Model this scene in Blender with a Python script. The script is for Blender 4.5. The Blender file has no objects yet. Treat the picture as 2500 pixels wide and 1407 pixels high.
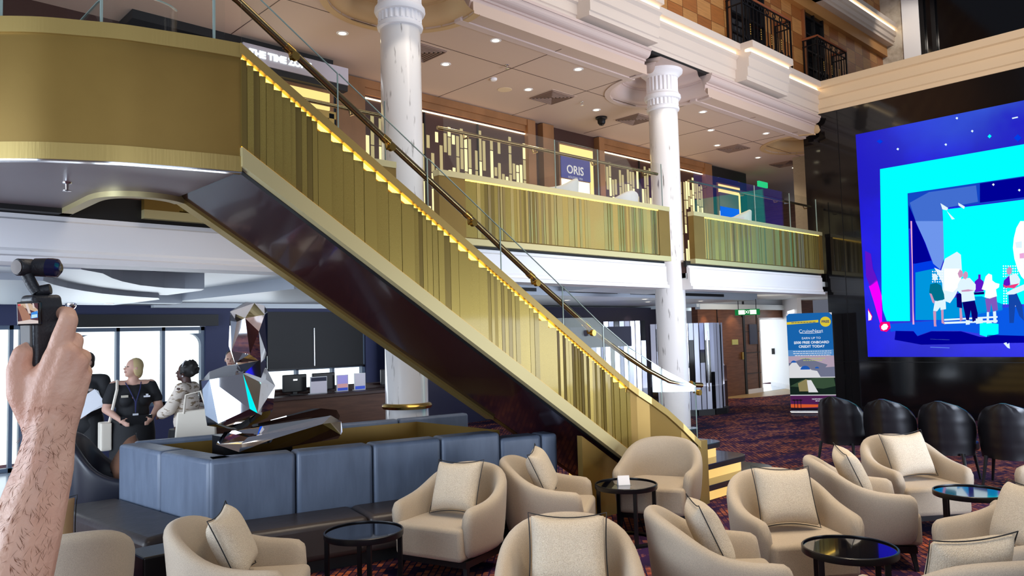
import bpy, bmesh, math, random
from mathutils import Vector, Matrix, Euler
sc = bpy.context.scene
COL = sc.collection
R = math.radians
rnd = random.Random(7)
PI = math.pi

# ------------------------------------------------------------------ materials
MATS = {}
def mat(name, col, rough=.5, metal=0, emit=None, es=0, spec=.5, coat=0, bump=None, noise=None, aniso=0, sheen=0):
    """bump=(scale,strength) ; noise=(scale, other colour, lo, hi, (sx,sy,sz))"""
    m = bpy.data.materials.new(name); m.use_nodes = True
    nt = m.node_tree; b = nt.nodes['Principled BSDF']
    b.inputs['Base Color'].default_value = (*col, 1)
    b.inputs['Roughness'].default_value = rough
    b.inputs['Metallic'].default_value = metal
    b.inputs['Specular IOR Level'].default_value = spec
    b.inputs['Coat Weight'].default_value = coat; b.inputs['Coat Roughness'].default_value = .06
    b.inputs['Sheen Weight'].default_value = sheen
    if aniso: b.inputs['Anisotropic'].default_value = aniso
    if emit:
        b.inputs['Emission Color'].default_value = (*emit, 1); b.inputs['Emission Strength'].default_value = es
    tc = None
    if noise or bump:
        tc = nt.nodes.new('ShaderNodeTexCoord')
    if noise:
        s, c2, lo, hi, sv = noise
        mp = nt.nodes.new('ShaderNodeMapping'); mp.inputs['Scale'].default_value = sv
        n = nt.nodes.new('ShaderNodeTexNoise'); n.inputs['Scale'].default_value = s; n.inputs['Detail'].default_value = 5
        r = nt.nodes.new('ShaderNodeValToRGB')
        r.color_ramp.elements[0].position = lo; r.color_ramp.elements[0].color = (*col, 1)
        r.color_ramp.elements[1].position = hi; r.color_ramp.elements[1].color = (*c2, 1)
        nt.links.new(tc.outputs['Object'], mp.inputs['Vector']); nt.links.new(mp.outputs['Vector'], n.inputs['Vector'])
        nt.links.new(n.outputs['Fac'], r.inputs['Fac']); nt.links.new(r.outputs['Color'], b.inputs['Base Color'])
    if bump:
        n = nt.nodes.new('ShaderNodeTexNoise'); n.inputs['Scale'].default_value = bump[0]; n.inputs['Detail'].default_value = 3
        if len(bump) > 2:
            mp = nt.nodes.new('ShaderNodeMapping'); mp.inputs['Scale'].default_value = bump[2]
            nt.links.new(tc.outputs['Object'], mp.inputs['Vector']); nt.links.new(mp.outputs['Vector'], n.inputs['Vector'])
        else:
            nt.links.new(tc.outputs['Object'], n.inputs['Vector'])
        bp = nt.nodes.new('ShaderNodeBump'); bp.inputs['Strength'].default_value = bump[1]; bp.inputs['Distance'].default_value = .02
        nt.links.new(n.outputs['Fac'], bp.inputs['Height']); nt.links.new(bp.outputs['Normal'], b.inputs['Normal'])
    MATS[name] = m
    return m

def srgb(r, g, b):
    f = lambda c: (c/255/12.92) if c/255 <= .04045 else ((c/255+.055)/1.055)**2.4
    return (f(r), f(g), f(b))

def emis(name, rgb, s=1.0):
    m = bpy.data.materials.new(name); m.use_nodes = True; nt = m.node_tree
    nt.nodes.remove(nt.nodes['Principled BSDF'])
    e = nt.nodes.new('ShaderNodeEmission'); e.inputs[0].default_value = (*srgb(*rgb), 1); e.inputs[1].default_value = s
    nt.links.new(e.outputs[0], nt.nodes['Material Output'].inputs[0])
    return m

def glass(name, tint=(.93, .97, .96), refl=.9, base=.03):
    m = bpy.data.materials.new(name); m.use_nodes = True; nt = m.node_tree
    nt.nodes.remove(nt.nodes['Principled BSDF'])
    t = nt.nodes.new('ShaderNodeBsdfTransparent'); t.inputs[0].default_value = (*tint, 1)
    g = nt.nodes.new('ShaderNodeBsdfGlossy'); g.inputs['Roughness'].default_value = .01; g.inputs['Color'].default_value = (.95, 1, .98, 1)
    fr = nt.nodes.new('ShaderNodeMath'); fr.operation = 'POWER'; fr.inputs[1].default_value = 3.5
    lw = nt.nodes.new('ShaderNodeLayerWeight'); lw.inputs['Blend'].default_value = .5; nt.links.new(lw.outputs['Facing'], fr.inputs[0])
    mu = nt.nodes.new('ShaderNodeMath'); mu.operation = 'MULTIPLY_ADD'; mu.inputs[1].default_value = refl; mu.inputs[2].default_value = base
    mx = nt.nodes.new('ShaderNodeMixShader')
    nt.links.new(fr.outputs[0], mu.inputs[0]); nt.links.new(mu.outputs[0], mx.inputs[0])
    nt.links.new(t.outputs[0], mx.inputs[1]); nt.links.new(g.outputs[0], mx.inputs[2])
    nt.links.new(mx.outputs[0], nt.nodes['Material Output'].inputs[0])
    return m

def carpet():
    m = bpy.data.materials.new('patterned_carpet'); m.use_nodes = True; nt = m.node_tree; L = nt.links.new
    b = nt.nodes['Principled BSDF']; b.inputs['Roughness'].default_value = .95; b.inputs['Specular IOR Level'].default_value = .1
    tc = nt.nodes.new('ShaderNodeTexCoord')
    mp = nt.nodes.new('ShaderNodeMapping'); mp.inputs['Rotation'].default_value = (0, 0, R(-42)); L(tc.outputs['Object'], mp.inputs[0])
    br = nt.nodes.new('ShaderNodeTexBrick'); br.inputs['Scale'].default_value = 1
    br.inputs['Brick Width'].default_value = .09; br.inputs['Row Height'].default_value = .05; br.inputs['Mortar Size'].default_value = .006
    br.inputs['Color1'].default_value = (1, 1, 1, 1); br.inputs['Color2'].default_value = (0, 0, 0, 1); br.inputs['Mortar'].default_value = (0, 0, 0, 1)
    br.inputs['Bias'].default_value = 0
    L(mp.outputs[0], br.inputs['Vector'])
    mp2 = nt.nodes.new('ShaderNodeMapping'); mp2.inputs['Rotation'].default_value = (0, 0, R(-42)); mp2.inputs['Scale'].default_value = (.7, 1.5, 1); L(tc.outputs['Object'], mp2.inputs[0])
    n = nt.nodes.new('ShaderNodeTexNoise'); n.inputs['Scale'].default_value = 1.5; n.inputs['Detail'].default_value = 7; n.inputs['Roughness'].default_value = .72
    L(mp2.outputs[0], n.inputs['Vector'])
    rp = nt.nodes.new('ShaderNodeValToRGB'); rp.color_ramp.elements[0].position = .42; rp.color_ramp.elements[1].position = .54
    L(n.outputs['Fac'], rp.inputs[0])
    mu = nt.nodes.new('ShaderNodeMath'); mu.operation = 'MULTIPLY'; L(br.outputs['Color'], mu.inputs[0]); L(rp.outputs[0], mu.inputs[1])
    n2 = nt.nodes.new('ShaderNodeTexNoise'); n2.inputs['Scale'].default_value = .8; n2.inputs['Detail'].default_value = 3; L(mp2.outputs[0], n2.inputs['Vector'])
    base = nt.nodes.new('ShaderNodeValToRGB'); e = base.color_ramp.elements
    e[0].position = .35; e[0].color = (.012, .008, .032, 1); e[1].position = .65; e[1].color = (.038, .014, .066, 1)
    L(n2.outputs['Fac'], base.inputs[0])
    orr = nt.nodes.new('ShaderNodeValToRGB'); e = orr.color_ramp.elements
    e[0].position = .3; e[0].color = (.42, .10, .04, 1); e[1].position = .7; e[1].color = (.62, .22, .10, 1); L(n2.outputs['Fac'], orr.inputs[0])
    mx = nt.nodes.new('ShaderNodeMixRGB'); L(mu.outputs[0], mx.inputs[0]); L(base.outputs[0], mx.inputs[1]); L(orr.outputs[0], mx.inputs[2])
    L(mx.outputs[0], b.inputs['Base Color'])
    return m

def marble():
    m = bpy.data.materials.new('streaked_marble'); m.use_nodes = True; nt = m.node_tree; L = nt.links.new
    b = nt.nodes['Principled BSDF']; b.inputs['Roughness'].default_value = .12; b.inputs['Coat Weight'].default_value = .3
    tc = nt.nodes.new('ShaderNodeTexCoord'); mp = nt.nodes.new('ShaderNodeMapping'); mp.inputs['Scale'].default_value = (22, 22, 3.2); L(tc.outputs['Object'], mp.inputs[0])
    n = nt.nodes.new('ShaderNodeTexNoise'); n.inputs['Scale'].default_value = 1; n.inputs['Detail'].default_value = 3; L(mp.outputs[0], n.inputs['Vector'])
    r = nt.nodes.new('ShaderNodeValToRGB'); e = r.color_ramp.elements
    e[0].position = .25; e[0].color = (.2, .18, .16, 1); e[1].position = .36; e[1].color = (.78, .75, .73, 1)
    L(n.outputs['Fac'], r.inputs[0])
    L(r.outputs[0], b.inputs['Base Color'])
    return m

def veneer():
    m = bpy.data.materials.new('chequered_veneer'); m.use_nodes = True; nt = m.node_tree; L = nt.links.new
    b = nt.nodes['Principled BSDF']; b.inputs['Roughness'].default_value = .35
    tc = nt.nodes.new('ShaderNodeTexCoord')
    sp = nt.nodes.new('ShaderNodeSeparateXYZ'); L(tc.outputs['Object'], sp.inputs[0])
    cb = nt.nodes.new('ShaderNodeCombineXYZ'); L(sp.outputs[0], cb.inputs[0]); L(sp.outputs[2], cb.inputs[1])
    mp = nt.nodes.new('ShaderNodeMapping'); mp.inputs['Scale'].default_value = (2.15, 3.05, 1); mp.inputs['Location'].default_value = (.31, .2, .5); L(cb.outputs[0], mp.inputs[0])
    ch = nt.nodes.new('ShaderNodeTexChecker'); ch.inputs['Scale'].default_value = 1
    ch.inputs['Color1'].default_value = (*srgb(206, 150, 90), 1); ch.inputs['Color2'].default_value = (*srgb(176, 112, 58), 1)
    L(mp.outputs[0], ch.inputs['Vector'])
    br = nt.nodes.new('ShaderNodeTexBrick'); br.offset = 0; br.inputs['Scale'].default_value = 1; br.inputs['Brick Width'].default_value = 1; br.inputs['Row Height'].default_value = 1
    br.inputs['Mortar Size'].default_value = .014; br.inputs['Color1'].default_value = (1, 1, 1, 1); br.inputs['Color2'].default_value = (.8, .8, .8, 1); br.inputs['Mortar'].default_value = (.25, .2, .15, 1)
    L(mp.outputs[0], br.inputs['Vector'])
    mp3 = nt.nodes.new('ShaderNodeMapping'); mp3.inputs['Rotation'].default_value = (0, 0, R(35)); mp3.inputs['Scale'].default_value = (3, 40, 1); L(cb.outputs[0], mp3.inputs[0])
    n = nt.nodes.new('ShaderNodeTexNoise'); n.inputs['Scale'].default_value = 1; n.inputs['Detail'].default_value = 3; L(mp3.outputs[0], n.inputs['Vector'])
    r = nt.nodes.new('ShaderNodeValToRGB'); e = r.color_ramp.elements; e[0].position = .3; e[0].color = (.8, .78, .75, 1); e[1].position = .7; e[1].color = (1.08, 1.05, 1, 1)
    L(n.outputs['Fac'], r.inputs[0])
    m1 = nt.nodes.new('ShaderNodeMixRGB'); m1.blend_type = 'MULTIPLY'; m1.inputs[0].default_value = 1; L(ch.outputs[0], m1.inputs[1]); L(br.outputs['Color'], m1.inputs[2])
    m2 = nt.nodes.new('ShaderNodeMixRGB'); m2.blend_type = 'MULTIPLY'; m2.inputs[0].default_value = 1; L(m1.outputs[0], m2.inputs[1]); L(r.outputs[0], m2.inputs[2])
    L(m2.outputs[0], b.inputs['Base Color'])
    return m

CARPET = carpet(); MARBLE = marble(); VENEER = veneer()
GOLD = mat('brushed_gold', srgb(176, 150, 88), .36, .6, bump=(60, .05, (1, 1, .05)))
GOLDSATIN = mat('satin_gold_panel', srgb(144, 114, 54), .42, .55, noise=(1.2, srgb(128, 100, 44), .3, .7, (1, 1, 1)))
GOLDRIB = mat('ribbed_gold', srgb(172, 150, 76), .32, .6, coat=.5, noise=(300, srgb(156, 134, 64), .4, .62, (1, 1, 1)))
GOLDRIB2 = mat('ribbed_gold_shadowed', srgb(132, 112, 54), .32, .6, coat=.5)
GOLDPALE = mat('pale_gold_trim', srgb(206, 192, 142), .38, .45)
BRASS = mat('polished_brass', srgb(196, 160, 84), .2, 1)
BRASSDK = mat('bronze_tube', srgb(150, 130, 92), .22, 1)
LED = emis('warm_led', (255, 206, 84), 5)
LEDW = emis('warm_white_led', (255, 226, 178), 4)
LEDY = emis('amber_backlight', (255, 226, 140), 1.25)
WHITE = mat('white_paint', srgb(240, 238, 240), .5)
WHITEC = mat('warm_white_paint', srgb(214, 200, 188), .55)
CREAM = mat('cream_paint', srgb(224, 200, 166), .5)
COVE = mat('cove_plaster', srgb(205, 184, 176), .5)
CEIL2 = mat('upper_ceiling_panel', srgb(200, 176, 160), .6)
CEIL1 = mat('gloss_white_ceiling', srgb(214, 222, 226), .4)
BLACKGL = mat('black_gloss_panel', (.004, .004, .005), .08, spec=.6, bump=(1.5, .04))
BLACK = mat('matt_black', (.006, .006, .007), .5)
BLACKM = mat('black_metal', (.008, .008, .01), .3, .3)
IRON = mat('wrought_iron', (.006, .006, .008), .35, .4)
NAVY = mat('navy_wall', srgb(52, 58, 92), .6)
NAVYD = mat('dark_navy_wall', srgb(28, 26, 50), .5)
BROWN = mat('brown_panel', srgb(112, 72, 50), .45, noise=(3, srgb(92, 56, 38), .35, .65, (1, 1, 8)))
BROWND = mat('dark_brown_panel', srgb(66, 40, 34), .4)
WOODP = mat('bronze_wood_pilaster', srgb(150, 104, 66), .4, noise=(3, srgb(128, 88, 54), .35, .7, (1, 1, .4)))
BURG = mat('burgundy_soffit', srgb(46, 22, 26), .2, coat=.4)
SOFFIT = mat('landing_soffit_paint', srgb(120, 108, 112), .3)
LEATHB = mat('grey_blue_leather', srgb(110, 122, 142), .4, bump=(5, .35, (1.5, 1.5, .35)), noise=(9, srgb(96, 107, 126), .3, .7, (1, 1, .3)))
LEATHD = mat('dark_brown_leather', srgb(62, 54, 52), .4, bump=(6, .3))
LINEN = mat('beige_linen', srgb(190, 174, 152), .85, bump=(450, .25), sheen=.2, noise=(260, srgb(170, 155, 136), .35, .65, (1, 1, 1)))
PILLOW = mat('oatmeal_cushion_fabric', srgb(240, 226, 204), .9, bump=(260, .7), noise=(220, srgb(212, 194, 168), .35, .65, (1, 1, 1)))
PIPING = mat('black_piping', (.01, .01, .012), .6)
PILLOWBR = mat('brown_cushion_fabric', srgb(140, 98, 74), .9, bump=(300, .4))
QUILT = mat('quilted_black_leather', (.008, .008, .011), .33)
GLASS = glass('clear_glass', (.975, .985, .98), .45, .012)
GLASSB = glass('shop_glass', (.85, .88, .88), .9, .06)
GLASSEDGE = mat('green_glass_edge', srgb(150, 170, 164), .1, 0, spec=.8)
BLACKTOP = mat('black_glass_top', (.003, .003, .006), .03, spec=.9, coat=.6)
MIRROR = mat('mirror_steel', (.92, .92, .94), .03, 1)
MIRRORSTRIP = mat('mirror_strip', (.75, .78, .85), .12, 1)
CHROME = mat('chrome', (.8, .8, .82), .12, 1)
SKYW = emis('bright_sky', (240, 250, 255), 1.9)
TILE = mat('pale_tile', srgb(190, 200, 214), .15)
BEIGET = mat('beige_threshold_tile', srgb(180, 150, 100), .4)
SKIN = mat('skin', srgb(230, 182, 154), .5, noise=(14, srgb(216, 160, 134), .38, .68, (1, 1, 1)), bump=(180, .12))
SKINL = mat('pale_skin', srgb(206, 160, 140), .55)
SKIND = mat('dark_skin', srgb(72, 44, 36), .5)
HAIRARM = mat('arm_hair', srgb(166, 122, 98), .6)
BLOND = mat('blonde_hair', srgb(190, 166, 118), .6)
HAIRBK = mat('dark_hair', (.012, .010, .009), .6)
CLOTHBK = mat('black_cloth', (.010, .010, .012), .8)
SHIRTW = mat('white_shirt', srgb(230, 230, 235), .7)
BLOUSE = mat('patterned_white_blouse', srgb(228, 214, 200), .8, noise=(9, srgb(150, 128, 104), .56, .6, (1.4, 1.4, 4)))
BAGW = mat('cream_bag_leather', srgb(236, 224, 206), .5)
CAMBK = mat('camera_black_plastic', srgb(34, 35, 40), .45, bump=(400, .1))
CAMGR = mat('camera_grey_rubber', srgb(92, 88, 84), .6)
DKBLUE = mat('dark_blue_lens', srgb(26, 28, 58), .15)

# ------------------------------------------------------------------ mesh helpers
class MB:
    def __init__(s): s.v = []; s.f = []; s.m = []
    def add(s, vs, fs, m=0):
        b = len(s.v); s.v += [tuple(v) for v in vs]
        for f in fs: s.f.append([b+i for i in f]); s.m.append(m)
        return s
    def box(s, x0, x1, y0, y1, z0, z1, m=0):
        v = [(x, y, z) for z in (z0, z1) for y in (y0, y1) for x in (x0, x1)]
        return s.add(v, [(0, 2, 3, 1), (4, 5, 7, 6), (0, 1, 5, 4), (2, 6, 7, 3), (0, 4, 6, 2), (1, 3, 7, 5)], m)
    def prism(s, poly, z0, z1, m=0, plane='xy'):
        n = len(poly)
        def P(a, b, c):
            return (a, b, c) if plane == 'xy' else ((a, c, b) if plane == 'xz' else (c, a, b))
        v = [P(a, b, z0) for a, b in poly]+[P(a, b, z1) for a, b in poly]
        fs = [tuple(range(n))[::-1], tuple(range(n, 2*n))]+[(i, (i+1) % n, n+(i+1) % n, n+i) for i in range(n)]
        return s.add(v, fs, m)
    def poly(s, pts, m=0):
        return s.add(pts, [tuple(range(len(pts)))], m)
    def lathe(s, prof, c=(0, 0, 0), n=32, m=0, cap=True):
        v = []; fs = []
        for r, z in prof:
            for k in range(n):
                a = 2*PI*k/n; v.append((c[0]+r*math.cos(a), c[1]+r*math.sin(a), c[2]+z))
        for i in range(len(prof)-1):
            for k in range(n):
                fs.append((i*n+k, i*n+(k+1) % n, (i+1)*n+(k+1) % n, (i+1)*n+k))
        if cap:
            fs.append(tuple(range(n))[::-1]); q = (len(prof)-1)*n; fs.append(tuple(range(q, q+n)))
        return s.add(v, fs, m)
    def tube(s, pts, r, n=8, m=0, closed=False):
        pts = [Vector(p) for p in pts]; N = len(pts); v = []; fs = []
        rr = r if isinstance(r, (list, tuple)) else [r]*N
        up = None
        for i, p in enumerate(pts):
            if closed: t = pts[(i+1) % N]-pts[i-1]
            else: t = pts[min(i+1, N-1)]-pts[max(i-1, 0)]
            t.normalize()
            if up is None:
                up = Vector((0, 0, 1)) if abs(t.z) < .9 else Vector((1, 0, 0))
            a = (up-t*up.dot(t)).normalized(); b = t.cross(a); up = a
            for k in range(n):
                w = 2*PI*k/n; v.append(p+(a*math.cos(w)+b*math.sin(w))*rr[i])
        for i in range(N if closed else N-1):
            j = (i+1) % N
            for k in range(n):
                fs.append((i*n+k, i*n+(k+1) % n, j*n+(k+1) % n, j*n+k))
        if not closed:
            fs.append(tuple(range(n))[::-1]); fs.append(tuple(range((N-1)*n, N*n)))
        return s.add(v, fs, m)
    def bar(s, p, q, w, h=None, m=0):
        p = Vector(p); q = Vector(q); h = h or w; t = (q-p).normalized()
        up = Vector((0, 0, 1)) if abs(t.z) < .95 else Vector((1, 0, 0))
        a = t.cross(up).normalized(); b = a.cross(t)
        v = [c+a*w/2*i+b*h/2*j for c in (p, q) for i, j in ((-1, -1), (1, -1), (1, 1), (-1, 1))]
        return s.add(v, [(3, 2, 1, 0), (4, 5, 6, 7), (0, 1, 5, 4), (1, 2, 6, 5), (2, 3, 7, 6), (3, 0, 4, 7)], m)
    def cap(s, p, q, r0, r1, n=14, m=0, sq=1.0):
        """tapered capsule"""
        p = Vector(p); q = Vector(q); t = (q-p); L = t.length; t = t.normalized() if L > 1e-6 else Vector((0, 0, 1))
        up = Vector((0, 0, 1)) if abs(t.z) < .9 else Vector((1, 0, 0))
        a = t.cross(up).normalized(); b = a.cross(t)
        rings = []
        for i in range(1, 5): w = -PI/2+PI/2*i/4; rings.append((p+t*r0*math.sin(w), r0*math.cos(w)))
        for i in range(0, 4): w = PI/2*i/4; rings.append((q+t*r1*math.sin(w), r1*math.cos(w)))
        v = [p-t*r0]; fs = []
        for c, r in rings:
            for k in range(n):
                w = 2*PI*k/n; v.append(c+a*r*math.cos(w)+b*r*math.sin(w)*sq)
        v.append(q+t*r1); Z = len(v)-1
        for k in range(n): fs.append((0, 1+(k+1) % n, 1+k))
        for i in range(len(rings)-1):
            for k in range(n): fs.append((1+i*n+k, 1+i*n+(k+1) % n, 1+(i+1)*n+(k+1) % n, 1+(i+1)*n+k))
        q0 = 1+(len(rings)-1)*n
        for k in range(n): fs.append((q0+k, q0+(k+1) % n, Z))
        return s.add(v, fs, m)
    def chain(s, pts, m=0):
        """pts = [(x,y,z,r)...]"""
        for a, b in zip(pts, pts[1:]): s.cap(a[:3], b[:3], a[3], b[3], m=m)
        return s
    def ell(s, c, r, n=18, k=12, m=0, rot=None):
        v = []; fs = []
        M = rot or Matrix.Identity(3)
        for i in range(k+1):
            t = PI*i/k
            for j in range(n):
                w = 2*PI*j/n
                p = M @ Vector((r[0]*math.sin(t)*math.cos(w), r[1]*math.sin(t)*math.sin(w), r[2]*math.cos(t)))
                v.append((c[0]+p.x, c[1]+p.y, c[2]+p.z))
        for i in range(k):
            for j in range(n): fs.append((i*n+j, (i+1)*n+j, (i+1)*n+(j+1) % n, i*n+(j+1) % n))
        return s.add(v, fs, m)
    def hull(s, pts, m=0):
        bm = bmesh.new()
        for p in pts: bm.verts.new(p)
        r = bmesh.ops.convex_hull(bm, input=bm.verts)
        bmesh.ops.delete(bm, geom=[g for g in r['geom_interior'] if isinstance(g, bmesh.types.BMVert)], context='VERTS')
        bmesh.ops.dissolve_limit(bm, angle_limit=R(6), verts=bm.verts, edges=bm.edges)
        bm.verts.index_update()
        s.add([v.co[:] for v in bm.verts], [[v.index for v in f.verts] for f in bm.faces], m); bm.free()
        return s
    def xf(s, M):
        s.v = [tuple(M @ Vector(v)) for v in s.v]; return s
    def build(s, name, mats, parent=None, smooth=None, bevel=0, sub=0, remesh=0, segs=2, world=True, clip=None):
        me = bpy.data.meshes.new(name); me.from_pydata(s.v, [], s.f)
        mats = mats if isinstance(mats, (list, tuple)) else [mats]
        for m in mats: me.materials.append(m)
        if len(mats) > 1: me.polygons.foreach_set('material_index', s.m)
        bm = bmesh.new(); bm.from_mesh(me); bmesh.ops.remove_doubles(bm, verts=bm.verts, dist=1e-6)
        bmesh.ops.recalc_face_normals(bm, faces=bm.faces)
        if clip is not None: bmesh.ops.bisect_plane(bm, geom=bm.verts[:]+bm.edges[:]+bm.faces[:], plane_co=(0, clip, 0), plane_no=(0, -1, 0), clear_outer=True)
        bm.to_mesh(me); bm.free()
        if smooth is not None:
            me.shade_smooth()
            if smooth < 180: me.set_sharp_from_angle(angle=R(smooth))
        o = bpy.data.objects.new(name, me); COL.objects.link(o)
        if parent:
            o.parent = parent
            if world: o.matrix_parent_inverse = parent_world(parent).inverted()
        if bevel:
            b = o.modifiers.new('bevel', 'BEVEL'); b.width = bevel; b.segments = segs; b.limit_method = 'ANGLE'; b.angle_limit = R(40)
        if remesh:
            r = o.modifiers.new('remesh', 'REMESH'); r.mode = 'VOXEL'; r.voxel_size = remesh; r.use_smooth_shade = True
            k = o.modifiers.new('smooth', 'SMOOTH'); k.factor = .5; k.iterations = 6
        if sub:
            b = o.modifiers.new('sub', 'SUBSURF'); b.levels = sub; b.render_levels = sub
        return o

def parent_world(o):
    M = Matrix.LocRotScale(o.location, o.rotation_euler, o.scale)
    return (parent_world(o.parent) @ o.matrix_parent_inverse @ M) if o.parent else M

def tag(o, label, cat, group=None, kind=None):
    o['label'] = label; o['category'] = cat
    if group: o['group'] = group
    if kind: o['kind'] = kind
    return o
def thing(name, label, cat, loc=(0, 0, 0), rotz=0, group=None):
    o = bpy.data.objects.new(name, None); COL.objects.link(o); o.empty_display_size = .2
    o.location = loc; o.rotation_euler = (0, 0, rotz)
    return tag(o, label, cat, group)
def struct(o):
    o['kind'] = 'structure'; return o
def dup(root, loc, rotz, label, group=None, scale=None):
    kids = {}
    for o in COL.objects:
        if o.parent: kids.setdefault(o.parent, []).append(o)
    r = root.copy(); COL.objects.link(r); r.location = loc; r.rotation_euler = (0, 0, rotz); r['label'] = label
    if group: r['group'] = group
    if scale: r.scale = scale
    for ch in kids.get(root, []):
        c = ch.copy(); COL.objects.link(c); c.parent = r
        for g in kids.get(ch, []):
            d = g.copy(); COL.objects.link(d); d.parent = c
    return r
def text(name, body, size, M, m, parent, align='CENTER', ext=.002, bold=0):
    cu = bpy.data.curves.new(name, 'FONT'); cu.body = body; cu.size = size; cu.align_x = align; cu.align_y = 'CENTER'; cu.extrude = ext; cu.resolution_u = 3
    cu.offset = bold
    t = bpy.data.objects.new(name, cu); COL.objects.link(t)
    bpy.context.view_layer.update()
    me = bpy.data.meshes.new_from_object(t.evaluated_get(bpy.context.evaluated_depsgraph_get()))
    bpy.data.objects.remove(t); bpy.data.curves.remove(cu)
    me.transform(M); me.materials.clear(); me.materials.append(m)
    o = bpy.data.objects.new(name, me); COL.objects.link(o)
    if parent: o.parent = parent; o.matrix_parent_inverse = parent_world(parent).inverted()
    return o
def onY(x, y, z):   # writing on a wall facing -Y
    return Matrix.Translation((x, y, z)) @ Euler((PI/2, 0, 0)).to_matrix().to_4x4()
def arc(cx, cy, r, a0, a1, n):
    return [(cx+r*math.cos(R(a0+(a1-a0)*i/n)), cy+r*math.sin(R(a0+(a1-a0)*i/n))) for i in range(n+1)]
def lerp(a, b, t): return a+(b-a)*t
# ================================================================== SETTING
def S(name, mb, m, **k): return struct(mb.build(name, m, **k))
S('floor', MB().box(-7, 26, -9, 14, -.1, 0), CARPET)
S('floor_2', MB().box(-7, 3.15, 8.6, 13, 0, .004), TILE)
S('floor_3', MB().poly([(17.3, 10.95, .004), (20.5, 10.95, .004), (26, 12, .004), (26, 8.6, .004), (18.3, 10.2, .004)]), BEIGET)
S('floor_4', MB().box(20.1, 23, 10.9, 12.6, 0, .008), TILE)

# ---- lower back wall with windows
w = MB()
xs = [(-7, 1.45, 0, 2.75), (1.45, 2.66, 2.1, 2.75), (2.66, 3.27, 0, 2.75), (3.27, 5.29, 2.2, 2.75), (3.27, 5.29, 0, .78), (5.29, 6.35, 0, 2.75),
      (6.35, 8.45, 2.22, 2.75), (6.35, 8.45, 0, .70), (8.45, 17.6, 0, 2.75)]
for x0, x1, z0, z1 in xs: w.box(x0, x1, 13, 13.25, z0, z1)
S('wall_back', w, NAVY)
S('trim_10', MB().box(3.1, 5.45, 12.86, 13, 2.06, 2.25), BLACK)
def window(n, x0, x1, z0, z1, mull, rail=None, rnd_=0):
    f = MB(); t = .06
    f.box(x0, x1, 13.05, 13.15, z1-t, z1).box(x0, x1, 13.05, 13.15, z0, z0+t).box(x0, x0+t, 13.05, 13.15, z0, z1).box(x1-t, x1, 13.05, 13.15, z0, z1)
    for x in mull: f.box(x-.025, x+.025, 13.05, 13.15, z0, z1)
    if rail: f.box(x0, x1, 13.05, 13.12, rail-.02, rail+.02)
    if rnd_:
        for sx, cx in ((1, x0+t), (-1, x1-t)):
            for sz, cz in ((1, z0+t), (-1, z1-t-.05)):
                q = rnd_; pts = [(cx, cz)]+[(cx+sx*q*(1-math.sin(R(a))), cz+sz*q*(1-math.cos(R(a)))) for a in range(0, 91, 15)]
                f.prism(pts, 13.05, 13.15, plane='xz')
    fr = struct(f.build('window_%d' % n, MATS['navy_steel']))
    g = MB().box(x0, x1, 13.09, 13.10, z0, z1).build('pane', GLASS, fr); return fr
mat('navy_steel', srgb(92, 108, 128), .4)
window(1, 3.27, 5.29, .78, 2.05, (3.93, 4.62), None, .2)
window(2, 6.35, 8.45, .70, 2.22, (7.0, 7.75), 1.25)
window(3, 1.45, 2.66, 0, 2.1, (2.5,))
S('exterior_sky', MB().poly([(-3, 14.2, -1), (16, 14.2, -1), (16, 14.2, 4), (-3, 14.2, 4)]), SKYW)
# dark roller blind hangs in front of the second window
bl = thing('roller_blind', 'black roller blind drawn most of the way down the counter window', 'blind', (7.4, 12.95, 1.27))
MB().box(6.38, 8.36, 12.96, 12.98, 1.27, 2.3).build('blind_fabric', BLACK, bl)
MB().box(6.38, 8.36, 12.94, 12.99, 1.25, 1.28).build('hem_bar', BLACKM, bl)
MB().tube([(7.29, 12.94, 2.0), (7.29, 12.94, 1.3)], .012, 6).build('pull_chain', CHROME, bl)
# right end of the lower deck
S('wall_right', MB().box(17.0, 20.1, 10.92, 11.1, 0, 2.75).box(20.1, 23.5, 10.92, 11.1, 2.08, 2.75), BROWN)
g = MB()
for x in (17.9, 19.15, 19.25, 19.95): g.box(x-.012, x+.012, 10.905, 10.93, 0, 2.6)
for z in (.55, 1.12, 1.7): g.box(17.0, 20.08, 10.905, 10.93, z-.008, z+.008)
g.box(19.17, 19.27, 10.89, 10.93, 0, 2.6)
S('trim_1', g, BLACK)
S('baseboard_right', MB().box(19.3, 20.1, 10.88, 10.92, 0, .12), WHITE)
S('wall_corridor', MB().prism([(22.55, 11.92), (20.5, 9.98), (20.6, 9.9), (22.65, 11.84)], 0, 2.6), WHITE)
S('baseboard_corridor', MB().prism([(22.53, 11.94), (20.48, 10.0), (20.5, 9.98), (22.55, 11.92)], 0, .13), WHITE)
dd = struct(MB().box(20.06, 20.12, 10.9, 11.1, 0, 2.08).box(20.1, 23, 10.9, 11.1, 2.03, 2.08).build('door_1', WHITE))
S('exterior_daylight', MB().poly([(19.5, 12.7, -.2), (25, 12.7, -.2), (25, 12.7, 2.6), (19.5, 12.7, 2.6)]), SKYW)
tag(MB().box(22.18, 22.26, 11.60, 11.68, .98, 1.16).build('call_box', BLACKM), 'small black box on the white corridor wall beyond the bright doorway', 'wall box')
d2 = struct(MB().box(17.92, 19.14, 10.9, 10.92, 0, 2.1).build('door_2', BROWN))
MB().box(19.0, 19.08, 10.86, 10.9, .95, 1.15).build('door_handle', BRASS, d2)

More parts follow.
